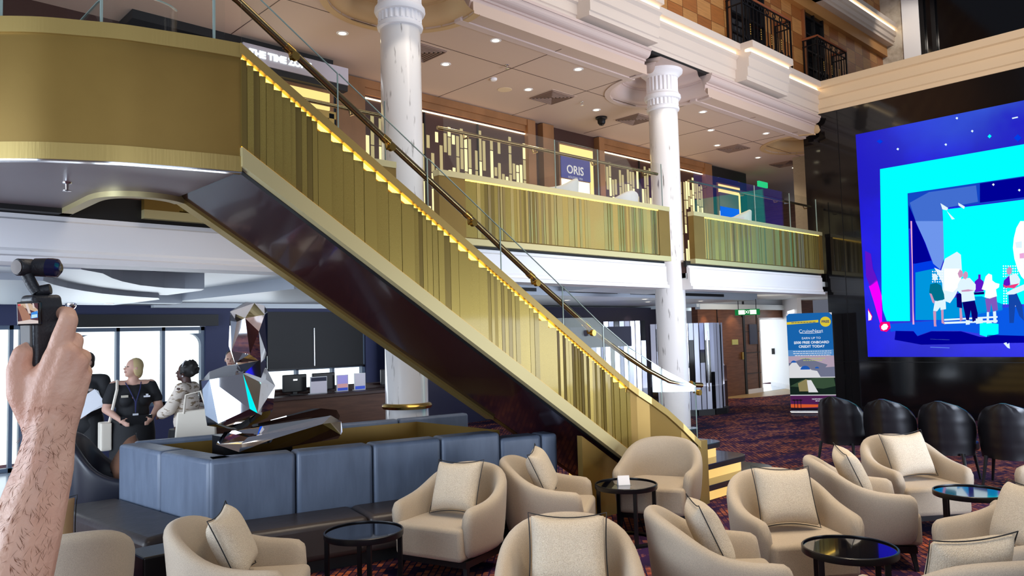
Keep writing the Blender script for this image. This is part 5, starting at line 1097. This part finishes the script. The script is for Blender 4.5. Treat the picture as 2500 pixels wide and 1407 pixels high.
for c, l, P in SCR[2:]:
    ys = [q[0] for q in P]
    wide = c in (0, 2, 3, 7) and max(ys)-min(ys) > .5
    P = [(-1.0 if wide and y < 3.5 else min(y, 6.19), min(max(z, 1.16), 5.595)) for y, z in P]
    g.poly([(15.613-.0012*l, y, z) for y, z in P], c)
g.build('picture', sm+[SB], LS)

# ================================================================== PEOPLE
def person(label, loc, facing, h, skin, hair, yaw, pitch, arms, female=True, wide=1.0):
    """standing figure facing local +Y; arms = [(elbow, hand) right, left]"""
    s = h/1.70
    t = MB(); HR = Matrix.Rotation(R(yaw), 3, 'Z') @ Matrix.Rotation(R(pitch), 3, 'X')
    hc = Vector((0, .02, 1.575))
    def hp(x, y, z): return hc+HR @ Vector((x, y, z))
    t.ell(hp(0, -.012, .02), (.076, .094, .098), rot=HR); t.ell(hp(0, .022, -.045), (.058, .068, .072), rot=HR)
    t.cap(hp(0, .088, .0), hp(0, .108, -.022), .010, .014); t.cap(hp(-.018, .082, -.058), hp(.018, .082, -.058), .010, .010)
    t.ell(hp(0, .066, -.098), (.022, .02, .018), rot=HR)
    for sx in (-1, 1): t.ell(hp(sx*.078, -.012, -.01), (.014, .024, .034), rot=HR)
    t.cap((0, -.015, 1.36), hp(0, -.02, -.07), .058*wide, .052)
    sh = .165*wide if female else .19
    t.cap((-sh*.75, -.01, 1.37), (sh*.75, -.01, 1.37), .062, .062)
    t.ell((0, .0, 1.22), (.15*wide+.01, .105*wide, .17)); t.ell((0, 0, 1.05), (.13*wide, .10*wide, .16)); t.ell((0, -.01, .92), (.165*wide, .12*wide, .13))
    if female:
        for sx in (-1, 1): t.ell((sx*.07, .085*wide, 1.21), (.065*wide, .055*wide, .065))
    for sx, (el, ha) in zip((1, -1), arms):
        S0 = (sx*sh, -.01, 1.365)
        t.chain([(*S0, .055*wide), (*el, .042*wide), (*ha, .029)])
        d = (Vector(ha)-Vector(el)).normalized(); c = Vector(ha)+d*.05
        t.cap(ha, c, .03, .032)
        side = Vector((0, 0, 1))
        for k in range(4):
            o_ = side*(.024-.016*k); t.chain([(*(c+o_), .0105), (*(c+o_+d*.05), .010), (*(c+o_*.7+d*.07+Vector((-sx*.03, 0, 0))), .009)])
        t.chain([(*(Vector(ha)+side*.02), .013), (*(c+side*.045+Vector((-sx*.02, 0, 0))), .011), (*(c+side*.05+d*.03+Vector((-sx*.03, 0, 0))), .010)])
    for sx in (-1, 1):
        t.chain([(sx*.085, 0, .90, .095*wide), (sx*.09, .01, .50, .062), (sx*.09, -.02, .10, .042)]); t.cap((sx*.09, -.03, .045), (sx*.10, .12, .035), .042, .034)
    M = Matrix.Translation(loc) @ Matrix.Rotation(R(facing-90), 4, 'Z') @ Matrix.Scale(s, 4)
    body = t.xf(M).build('person', skin, None, remesh=.011)
    tag(body, label, 'person')
    def part(nm, mb, m, rm=.012): return mb.xf(M).build(nm, m, body, remesh=rm) if rm else mb.xf(M).build(nm, m, body, smooth=50)
    for sx in (-1, 1): part('eye', MB().ell(hp(sx*.031, .082, .008), (.011, .006, .006), 10, 6, rot=HR), HAIRBK, 0)
    part('mouth', MB().cap(hp(-.02, .088, -.056), hp(.02, .088, -.056), .006, .006), mat('lips_'+body.name, srgb(150, 90, 84), .5), 0)
    return body, part, hp, HR, sh
# blonde woman in black
b1, part, hp, HR, sh = person('blonde woman in a black top with lanyard, holding a black folder, head turned aside', (3.02, 9.5, 0), 262, 1.62, SKINL, BLOND, -75, 8, [((.29, .02, 1.10), (.17, .20, .98)), ((-.29, .02, 1.10), (-.17, .20, .98))], True, 1.22)
g = MB().ell(hp(0, -.028, .028), (.088, .092, .102), rot=HR).ell(hp(0, -.075, -.04), (.075, .04, .085), rot=HR)
for sx in (-1, 1): g.ell(hp(sx*.07, -.035, -.03), (.022, .055, .075), rot=HR)
part('bob_hair', g, BLOND)
g = MB().ell((0, 0, 1.20), (.215, .15, .19)).ell((0, 0, 1.04), (.19, .15, .18)).ell((0, -.01, .93), (.215, .155, .13)).cap((-.16, -.01, 1.345), (.16, -.01, 1.345), .07, .07)
for sx in (-1, 1): g.ell((sx*.085, .11, 1.20), (.085, .07, .08)).cap((sx*.2, -.01, 1.355), (sx*.265, .01, 1.20), .075, .07)
part('black_top', g, CLOTHBK)
part('long_skirt', MB().lathe([(.15, 1.0), (.232, .96), (.25, .8), (.25, .5), (.245, .08), (.23, .06)], (0, 0, 0), 28), CLOTHBK, 0)
part('folder', MB().box(-.17, .17, .20, .25, .92, 1.02), BLACKM, 0)
g = MB().tube([(-.09, .02, 1.415), (-.06, .13, 1.33), (-.005, .20, 1.18), (0, .185, 1.05)], .006, 6).tube([(.09, .02, 1.415), (.06, .13, 1.33), (.005, .20, 1.18), (0, .185, 1.05)], .006, 6)
part('lanyard', g, mat('navy_lanyard', srgb(40, 44, 96), .6), 0)
part('name_badge', MB().box(.08, .155, .175, .19, 1.235, 1.262), mat('badge_cream', srgb(210, 200, 180), .4), 0); part('top_emblem', MB().box(-.16, -.09, .17, .185, 1.225, 1.245).box(-.14, -.115, .17, .185, 1.245, 1.265), SHIRTW, 0); part('card_holder', MB().box(-.03, .03, .18, .19, 1.0, 1.04), SHIRTW, 0)
part('bag_strap', MB().tube([(.17, .0, 1.43), (.19, .12, 1.33), (.23, .10, 1.12), (.27, 0, .85)], .018, 6), BAGW, 0)
part('shoulder_bag', MB().box(.24, .36, -.12, .12, .62, .95), BAGW, .015)
# woman with curly hair, patterned blouse
b2, part, hp, HR, sh = person('dark curly-haired woman in a patterned white blouse with a cream bag, seen from behind', (3.42, 8.95, 0), 132, 1.56, SKIND, HAIRBK, 6, 4, [((.24, .10, 1.12), (.12, .30, 1.05)), ((-.24, .08, 1.12), (-.10, .28, 1.05))], True, 1.08)
g = MB().ell(hp(0, -.045, .035), (.098, .108, .108), rot=HR)
for k in range(34):
    a = rnd.uniform(0, 2*PI); q = rnd.uniform(-.5, 1); rr_ = math.sqrt(max(0, 1-q*q))
    x, y, z = .1*rr_*math.cos(a), -.05+.11*rr_*math.sin(a), .035+.112*q
    if y < .045: g.ell(hp(x, y, z), (.022, .022, .022), 8, 6)
part('curly_hair', g, HAIRBK)
part('hairband', MB().tube([hp(.1*math.cos(R(a)), -.0, .02+.118*math.sin(R(a))) for a in range(20, 161, 14)], .006, 6), SHIRTW, 0)
part('earring', MB().ell(hp(-.088, -.01, -.05), (.009, .009, .011), 8, 6), SHIRTW, 0)
g = MB().ell((0, 0, 1.18), (.195, .145, .20)).ell((0, -.01, .98), (.20, .15, .2)).cap((-.15, -.01, 1.37), (.15, -.01, 1.37), .082, .082)
for sx in (-1, 1): g.chain([(sx*.17, -.005, 1.35, .07), (sx*.25, .08, 1.14, .075), (sx*.20, .2, 1.08, .065)])
part('blouse', g, BLOUSE)
part('dark_skirt', MB().lathe([(.2, .88), (.22, .7), (.2, .3), (.19, .25)], (0, 0, 0), 24), CLOTHBK, 0)
bag = thing('tote_bag', 'cream leather tote bag on the arm of the woman in the patterned blouse', 'bag', (3.34, 8.66, .55))
MM = Matrix.Translation((3.40, 8.63, .62)) @ Matrix.Rotation(R(-26), 4, 'Z')
MB().add([(-.22, -.07, 0), (.22, -.07, 0), (.22, .07, 0), (-.22, .07, 0), (-.19, -.05, .40), (.20, -.05, .43), (.20, .05, .43), (-.19, .05, .40)], [(3, 2, 1, 0), (4, 5, 6, 7), (0, 1, 5, 4), (1, 2, 6, 5), (2, 3, 7, 6), (3, 0, 4, 7)]).xf(MM).build('bag_body', BAGW, bag, bevel=.02, segs=3, smooth=40)
MB().tube([MM @ Vector(p) for p in ((-.12, -.05, .38), (-.1, -.04, .58), (.05, -.03, .62), (.12, -.05, .4))], .012, 8).build('handle', BAGW, bag, smooth=50)
# man in a dark suit
b3, part, hp, HR, sh = person('man in a black suit with papers in his hand, half hidden behind the raised hand', (2.72, 10.24, 0), 238, 1.70, SKINL, HAIRBK, -35, 0, [((.27, .0, 1.10), (.12, .26, 1.04)), ((-.27, .02, 1.10), (-.08, .24, .98))], False, 1.12)
g = MB().ell(hp(0, -.03, .04), (.084, .092, .09), rot=HR).ell(hp(0, -.07, -.02), (.07, .035, .06), rot=HR)
part('short_hair', g, mat('brown_black_hair', srgb(46, 38, 32), .6))
g = MB().ell((0, 0, 1.20), (.21, .14, .2)).ell((0, 0, 1.0), (.2, .145, .2)).ell((0, -.01, .84), (.205, .145, .13)).cap((-.17, -.01, 1.365), (.17, -.01, 1.365), .07, .07)
for sx, (e_, h_) in ((1, ((.27, .0, 1.10), (.13, .24, 1.04))), (-1, ((-.27, .02, 1.10), (-.09, .22, .98)))): g.chain([(sx*.2, -.01, 1.355, .075), (*e_, .06), (*h_, .046)])
part('suit_jacket', g, CLOTHBK)
part('shirt_collar', MB().lathe([(.066, 1.40), (.07, 1.45), (.06, 1.47)], (0, -.012, 0), 20), SHIRTW, 0)
g = MB()
for sx in (-1, 1): g.chain([(sx*.09, 0, .9, .12), (sx*.095, .01, .5, .095), (sx*.095, -.01, .1, .075)])
part('trousers', g, CLOTHBK); g = MB()
for sx in (-1, 1): g.cap((sx*.09, -.03, .05), (sx*.10, .14, .045), .05, .042)
part('shoes', g, BLACKM)
part('lapel_badge', MB().ell((-.10, .135, 1.25), (.036, .008, .02), 14, 8), mat('oval_badge', srgb(130, 116, 108), .4), 0)
pp_ = thing('paper_sheets', 'white sheets of paper held by the man in the black suit', 'papers', (2.65, 9.95, 1.05))
PM = Matrix.Translation((2.66, 9.90, 1.10)) @ Matrix.Rotation(R(-30), 4, 'Z') @ Matrix.Rotation(R(70), 4, 'X') @ Matrix.Rotation(R(25), 4, 'Z')
for k in range(3): MB().box(-.15, .15, -.105, .105, k*.004, k*.004+.001).xf(PM @ Matrix.Rotation(R(6*k), 4, 'Z')).build('sheet', SHIRTW, pp_)
# person half hidden behind the sculpture
b4, part, hp, HR, sh = person('person with dark hair partly hidden behind the mirror sculpture', (4.55, 10.3, 0), 215, 1.66, SKINL, HAIRBK, 20, 0, [((.27, .0, 1.10), (.14, .26, 1.0)), ((-.27, .02, 1.10), (-.10, .24, .98))], False, 1.0)
part('short_hair', MB().ell(hp(0, -.03, .04), (.084, .092, .09), rot=HR), HAIRBK)
g = MB().ell((0, 0, 1.20), (.2, .13, .2)).ell((0, 0, 1.0), (.19, .13, .2)).cap((-.17, -.01, 1.365), (.17, -.01, 1.365), .07, .07)
for sx, (e_, h_) in ((1, ((.27, .0, 1.10), (.15, .24, 1.0))), (-1, ((-.27, .02, 1.10), (-.11, .22, .98)))): g.chain([(sx*.2, -.01, 1.355, .07), (*e_, .055), (*h_, .042)])
part('dark_shirt', g, CLOTHBK)
g = MB()
for sx in (-1, 1): g.chain([(sx*.09, 0, .9, .11), (sx*.095, .01, .5, .09), (sx*.095, -.01, .06, .07)])
part('trousers', g, CLOTHBK)

# ================================================================== RAISED HAND WITH GIMBAL CAMERA
rt = Vector((0.72232029, -0.69103445, -0.02692195)); up = Vector((-0.02364957, -0.06358943, 0.99769589)); bk = -Vector((0.69115418, 0.72001928, 0.06227461))
CAM = Vector((0, 0, 1.75))
HD = .90; hs = HD/1885
HO = CAM-bk*HD+rt*((115-1250)*hs)+up*((703.5-900)*hs)
HM = Matrix((( rt.x, up.x, bk.x, HO.x), (rt.y, up.y, bk.y, HO.y), (rt.z, up.z, bk.z, HO.z), (0, 0, 0, 1)))
def hpx(u, v, w=0):
    k = (HD-w)/HD; return ((u-1250)*hs*k-(115-1250)*hs, (703.5-v)*hs*k-(703.5-900)*hs, w)      # hand plan drawn at the hand's own scale
g = MB()
def hc(pts):
    g.chain([(*hpx(u, v, w), r*hs) for u, v, w, r in pts])
# forearm and wrist
def fore(du, dw, k):
    hc([(124+du*.8, 1040, dw, 44*k), (120+du*.8, 1075, dw, 43*k), (106+du, 1150, .004+dw, 48*k), (88+du, 1210, .01+dw, 54*k), (60+du*1.1, 1310, .025+dw, 60*k), (25+du*1.2, 1430, .04+dw, 66*k), (-25+du*1.2, 1580, .07+dw, 70*k), (-80+du, 1740, .10+dw, 66*k), (-120, 1850, .13+dw, 60*k)])
fore(-20, 0, 1); fore(20, 0, 1); fore(0, .008, .95)
# back of the hand: one metacarpal ridge per finger
hc([(96, 1040, 0, 40), (112, 960, .004, 40), (138, 872, .004, 30)])
hc([(118, 1040, 0, 40), (140, 950, .006, 38), (168, 866, .005, 27)])
hc([(136, 1040, 0, 40), (160, 955, .004, 36), (190, 886, .0, 25)])
hc([(148, 1040, -.002, 38), (174, 975, -.002, 32), (200, 922, -.006, 22)])
# thumb base, thumb bent behind the grip
hc([(84, 1025, 0, 34), (56, 960, .002, 36), (46, 905, 0, 28), (56, 866, -.002, 25), (76, 852, -.012, 22), (92, 858, -.028, 19)])
hc([(90, 985, .0, 40), (98, 930, .0, 34), (112, 905, -.004, 26)])
# index finger reaching up the side of the camera, then hooked round its front
hc([(138, 872, .002, 27), (152, 825, .002, 25), (167, 783, -.004, 22.5), (166, 768, -.016, 20), (150, 764, -.034, 18), (128, 772, -.048, 17)])
# middle, ring and little fingers folded round the far side
hc([(170, 864, 0, 24), (183, 832, -.016, 21), (170, 826, -.038, 19), (140, 832, -.054, 18), (112, 840, -.052, 16)])
hc([(192, 886, -.004, 22), (203, 872, -.026, 20), (186, 868, -.046, 18), (150, 872, -.058, 17), (122, 876, -.052, 15)])
hc([(200, 922, -.008, 20), (208, 908, -.026, 18), (192, 902, -.044, 16), (160, 905, -.052, 15), (136, 906, -.048, 14)])
arm = g.xf(HM).build('forearm_and_hand', SKIN, None, remesh=.0026)
arm.modifiers['smooth'].iterations = 5
tag(arm, 'bare hairy forearm and hand raised at the left, gripping a small gimbal camera', 'person')
# fine hairs along the forearm
g = MB()
for i in range(420):
    t_ = rnd.random(); v_ = lerp(985, 1420, t_); cx = lerp(122, 28, max(0, (t_-.1))/.9)
    half = lerp(58, 92, t_); q = rnd.uniform(-1, 1); u_ = cx+half*q*.98
    wz = (lerp(.021, .031, t_)*math.sqrt(max(0, 1-q*q))+lerp(0, .04, t_)) 
    if t_ < .12 and rnd.random() < .6: continue
    a = Vector(hpx(u_, v_, wz+.001)); L = rnd.uniform(.006, .014); dx = rnd.uniform(-.3, 1)*(1 if q > -.2 else -.5); dy = -rnd.uniform(.1, .8)
    d = Vector((dx, dy, .25+abs(q)*.2)).normalized(); m_ = a+d*L*.5+Vector((0, 0, .0012)); e_ = a+d*L
    w_ = Vector((d.y, -d.x, 0)).normalized()*.00011
    g.add([a-w_, a+w_, m_+w_*.8, e_, m_-w_*.8], [(0, 1, 2, 3, 4)])
hr_ = g.xf(HM).build('arm_hair', HAIRARM, arm); hr_['kind'] = 'stuff'
# the camera itself
GC = thing('gimbal_camera', 'small black pocket gimbal camera with a lit square screen, held up by the hand', 'camera', HO)
def hbuild(nm, mb, m, par=None, **k): return mb.xf(HM).build(nm, m, par or GC, **k)
YW = Matrix.Translation(Vector(hpx(101, 790, -.024))) @ Matrix.Rotation(R(-33), 4, 'Y') @ Matrix.Rotation(R(2), 4, 'Z')
def yb(x0, x1, y0, y1, z0, z1): return MB().box(x0, x1, y0, y1, z0, z1).xf(YW)
bd = MB().prism([(-.017, -.075), (.017, -.075), (.0185, .018), (.014, .034), (-.014, .034), (-.0175, .026)], -.0175, .0165).xf(YW)
hbuild('grip_body', bd, CAMBK, bevel=.0045, segs=4, smooth=40)
hbuild('ribbed_front', yb(-.0125, .0125, -.028, .027, .0155, .0185), CAMGR, bevel=.002, smooth=40)
hbuild('control_dial', MB().tube([YW @ Vector((0, -.036, .012)), YW @ Vector((0, -.036, .0215))], .008, 16).xf(Matrix.Identity(4)), CHROME, smooth=40)
hbuild('record_light', yb(-.012, -.009, -.0335, -.0312, .0165, .018), emis('red_dot', (255, 90, 90), 1.5))
sx = Matrix.Translation(Vector(hpx(69, 766, -.0005))) @ Matrix.Rotation(R(-6), 4, 'Y') @ Matrix.Rotation(R(2), 4, 'Z')
scn = hbuild('flip_screen', MB().box(-.0148, .0148, -.0138, .0138, -.004, .0).xf(sx), BLACKM, bevel=.0012)
pic = MB(); q = lambda *p: pic.add([sx @ Vector((x, y, .0006+.0001*p[0])) for x, y in p[2]], [tuple(range(len(p[2])))], p[1])
q(0, 0, [(-.0128, -.0118), (.0128, -.0118), (.0128, .0118), (-.0128, .0118)])
q(1, 1, [(-.0128, .0118), (.004, .0118), (.0128, .004), (.0128, .0008), (-.002, .006)]); q(2, 2, [(.0035, -.006), (.0125, -.005), (.0125, .003), (.0045, .001)]); q(3, 3, [(.0045, -.0055), (.0118, -.0045), (.0118, -.001), (.005, -.0015)])
q(1, 4, [(-.0128, .009), (-.006, .010), (.004, -.004), (.001, -.0118), (-.006, -.0118), (-.009, -.002)]); q(2, 5, [(-.0128, -.0118), (.0128, -.0118), (.0128, -.0085), (.003, -.007), (-.0128, -.009)]); q(3, 6, [(-.012, .0112), (-.0085, .0112), (-.0085, .0095), (-.012, .0095)])
q(2, 5, [(-.003, .0118), (.0, .0118), (.004, .0), (.001, .0)]); q(2, 5, [(.006, .0118), (.008, .0118), (.009, .006), (.007, .006)])
hbuild('screen_picture', pic, [emis('cam_%d' % i, c, .9) for i, c in enumerate([(96, 66, 74), (214, 186, 160), (70, 150, 240), (200, 240, 255), (176, 130, 110), (228, 214, 210), (240, 80, 90)])], scn)
hbuild('gimbal_arm', MB().tube([hpx(92, 716, -.02), hpx(82, 702, -.02), hpx(70, 680, -.02), hpx(62, 662, -.02)], [.0062, .0064, .0066, .007], 14), CAMBK, smooth=50)
hbuild('arm_base', MB().tube([hpx(88, 712, -.022), hpx(124, 706, -.026)], [.0062, .0066], 14), CAMBK, smooth=50, bevel=.001)
hbuild('roll_motor', MB().lathe([(.002, -.010), (.009, -.010), (.0102, -.0085), (.0102, .0085), (.009, .010), (.002, .010)], (0, 0, 0), 28).xf(Matrix.Translation(Vector(hpx(60, 653, -.018))) @ Matrix.Rotation(R(-18), 4, 'Y')), CAMBK, smooth=40)
hbuild('motor_cap', MB().lathe([(.002, 0), (.0083, 0), (.0083, .001), (.002, .0012)], (0, 0, .010), 28).xf(Matrix.Translation(Vector(hpx(60, 653, -.018))) @ Matrix.Rotation(R(-18), 4, 'Y')), mat('dark_bronze_cap', srgb(66, 52, 44), .35, .4), smooth=40)
hbuild('camera_head', MB().tube([hpx(78, 652, -.026), hpx(84, 652, -.026), hpx(86, 653, -.026), hpx(128, 654, -.028), hpx(140, 655, -.029), hpx(147, 655, -.029)], [.0075, .0085, .0108, .0116, .0112, .0065], 20), CAMBK, smooth=50)
hbuild('lens_cover', MB().tube([hpx(116, 653, -.024), hpx(141, 655, -.026), hpx(146, 655, -.026)], [.0112, .0109, .0068], 20), DKBLUE, smooth=50)

# ================================================================== LIGHT
def area(name, loc, target, size, power, col, sizey=None, spread=None):
    l = bpy.data.lights.new(name, 'AREA'); l.energy = power; l.color = col; l.size = size
    if sizey: l.shape = 'RECTANGLE'; l.size_y = sizey
    if spread: l.spread = R(spread)
    o = bpy.data.objects.new(name, l); COL.objects.link(o); o.location = loc
    o.rotation_euler = (Vector(target)-Vector(loc)).to_track_quat('-Z', 'Y').to_euler(); return o
def spot(name, loc, target, power, col, ang, blend=.6, rad=.05):
    l = bpy.data.lights.new(name, 'SPOT'); l.energy = power; l.color = col; l.spot_size = R(ang); l.spot_blend = blend; l.shadow_soft_size = rad
    o = bpy.data.objects.new(name, l); COL.objects.link(o); o.location = loc
    o.rotation_euler = (Vector(target)-Vector(loc)).to_track_quat('-Z', 'Y').to_euler(); return o
W = bpy.data.worlds.new('World'); sc.world = W; W.use_nodes = True
W.node_tree.nodes['Background'].inputs[0].default_value = (.72, .78, 1, 1); W.node_tree.nodes['Background'].inputs[1].default_value = .16
area('atrium_light', (6, 1.5, 10.5), (7, 3, 0), 7, 420, (1, .88, .74))
area('assumed_daylight_left', (-4.5, 3.2, 2.6), (4, 4.5, .6), 3.5, 230, (.62, .78, 1))  # unseen area light, cool daylight assumed from the left
area('assumed_daylight_back', (-1.5, -5, 2.6), (5, 6, 2.2), 5, 240, (.74, .85, 1))  # unseen area light added behind the camera, standing for assumed daylight
area('fascia_left_fill', (-4, 4.8, 1.0), (2, 7, 2.7), 3, 330, (.74, .86, 1))  # added fill that brightens the fascia behind the landing
area('assumed_far_window_light', (17, -8, 1.2), (14, 4, 1.0), 12, 480, (.85, .94, 1), 2.2)  # no window built; assumed unseen light added for white reflections on the gold ribs
area('assumed_left_window_light', (-5, 9.5, 1.5), (3, 8.6, 1.9), 4, 260, (.78, .88, 1), 2)  # left windows are assumed, not built; added light for fascia and lower ceiling
area('window_daylight', (4.6, 12.7, 1.5), (4.6, 6, .9), 3.5, 45, (.85, .93, 1), 1.2)
area('cornice_light', (12, 3.0, 5.2), (12, 7.3, 7.6), 6, 135, (1, .86, .76))
area('fascia_fill', (8, -3, 1.2), (10, 7, 2.6), 5, 190, (.72, .82, 1), 1.2, 70)  # added frontal fill to lift the white fascia
spot('deck_end_fill', (18.2, 5.6, 9.6), (20.7, 6.9, 8.9), 160, (1, .9, .78), 50)  # unseen spot added to brighten the white pillar at the deck end
area('lower_deck_light', (12, 9.6, .6), (12, 9.6, 3), 8, 55, (.95, .95, 1), 1.5)
area('corridor_light', (21.3, 10.0, 2.3), (21.3, 9.8, 0), 1.2, 40, (.9, .95, 1))
area('door_wall_light', (17.5, 9.2, 2.2), (18.5, 11, 1), 1.5, 30, (1, .86, .7))
for i, (x, y) in enumerate(DL): spot('gallery_spot_%d' % i, (x, y, 5.70), (x, y, 2.8), 46, (1, .82, .56), 120)
for i, x in enumerate((4, 8, 12.5, 15.5)): area('gallery_fill_%d' % i, (x, 8.4, 3.2), (x, 8.6, 6), 2.4, 14, (1, .76, .62), 1)
for i, (x, y, tx, ty, p) in enumerate(((3.2, 1.4, 3.0, 2.8, 330), (5.2, 1.2, 4.9, 2.4, 350), (7.4, 1.4, 7.0, 2.4, 370), (6.0, 3.0, 5.9, 4.1, 300), (3.6, 3.6, 3.8, 4.8, 240))): spot('lounge_spot_%d' % i, (x, y, 5.4), (tx, ty, 0), p, (1, .82, .58), 60, .9, .15)
for i, (x, y) in enumerate(((5.0, 6.3), (10.3, 6.6))): spot('column_spot_%d' % i, (x, y-.1, 6.0), (x+.3, y+1, 3.5), 45, (1, .9, .76), 60, .2)

spot('wall_washer_0', (15.75, 11.95, 2.40), (15.8, 12.15, 1.2), 14, (1, .72, .42), 80, .4)
spot('wall_washer_1', (17.25, 10.75, 2.28), (17.3, 10.9, 1.2), 14, (1, .72, .42), 80, .4)
spot('wall_washer_2', (18.6, 10.6, 2.35), (18.6, 10.9, 1.2), 20, (1, .74, .46), 90, .5)
# ================================================================== CAMERA
cd_ = bpy.data.cameras.new('camera'); cd_.sensor_width = 36; cd_.lens = 1885*36/2500; cd_.clip_start = .05; cd_.clip_end = 100
cam = bpy.data.objects.new('camera', cd_); COL.objects.link(cam)
cam.matrix_world = Matrix(((rt.x, up.x, bk.x, 0), (rt.y, up.y, bk.y, 0), (rt.z, up.z, bk.z, 1.75), (0, 0, 0, 1)))
sc.camera = cam
sc.view_settings.view_transform = 'Standard'; sc.view_settings.look = 'None'
sc.cycles.max_bounces = 8; sc.cycles.transparent_max_bounces = 16; sc.cycles.caustics_reflective = False; sc.cycles.caustics_refractive = False; sc.cycles.sample_clamp_indirect = 4
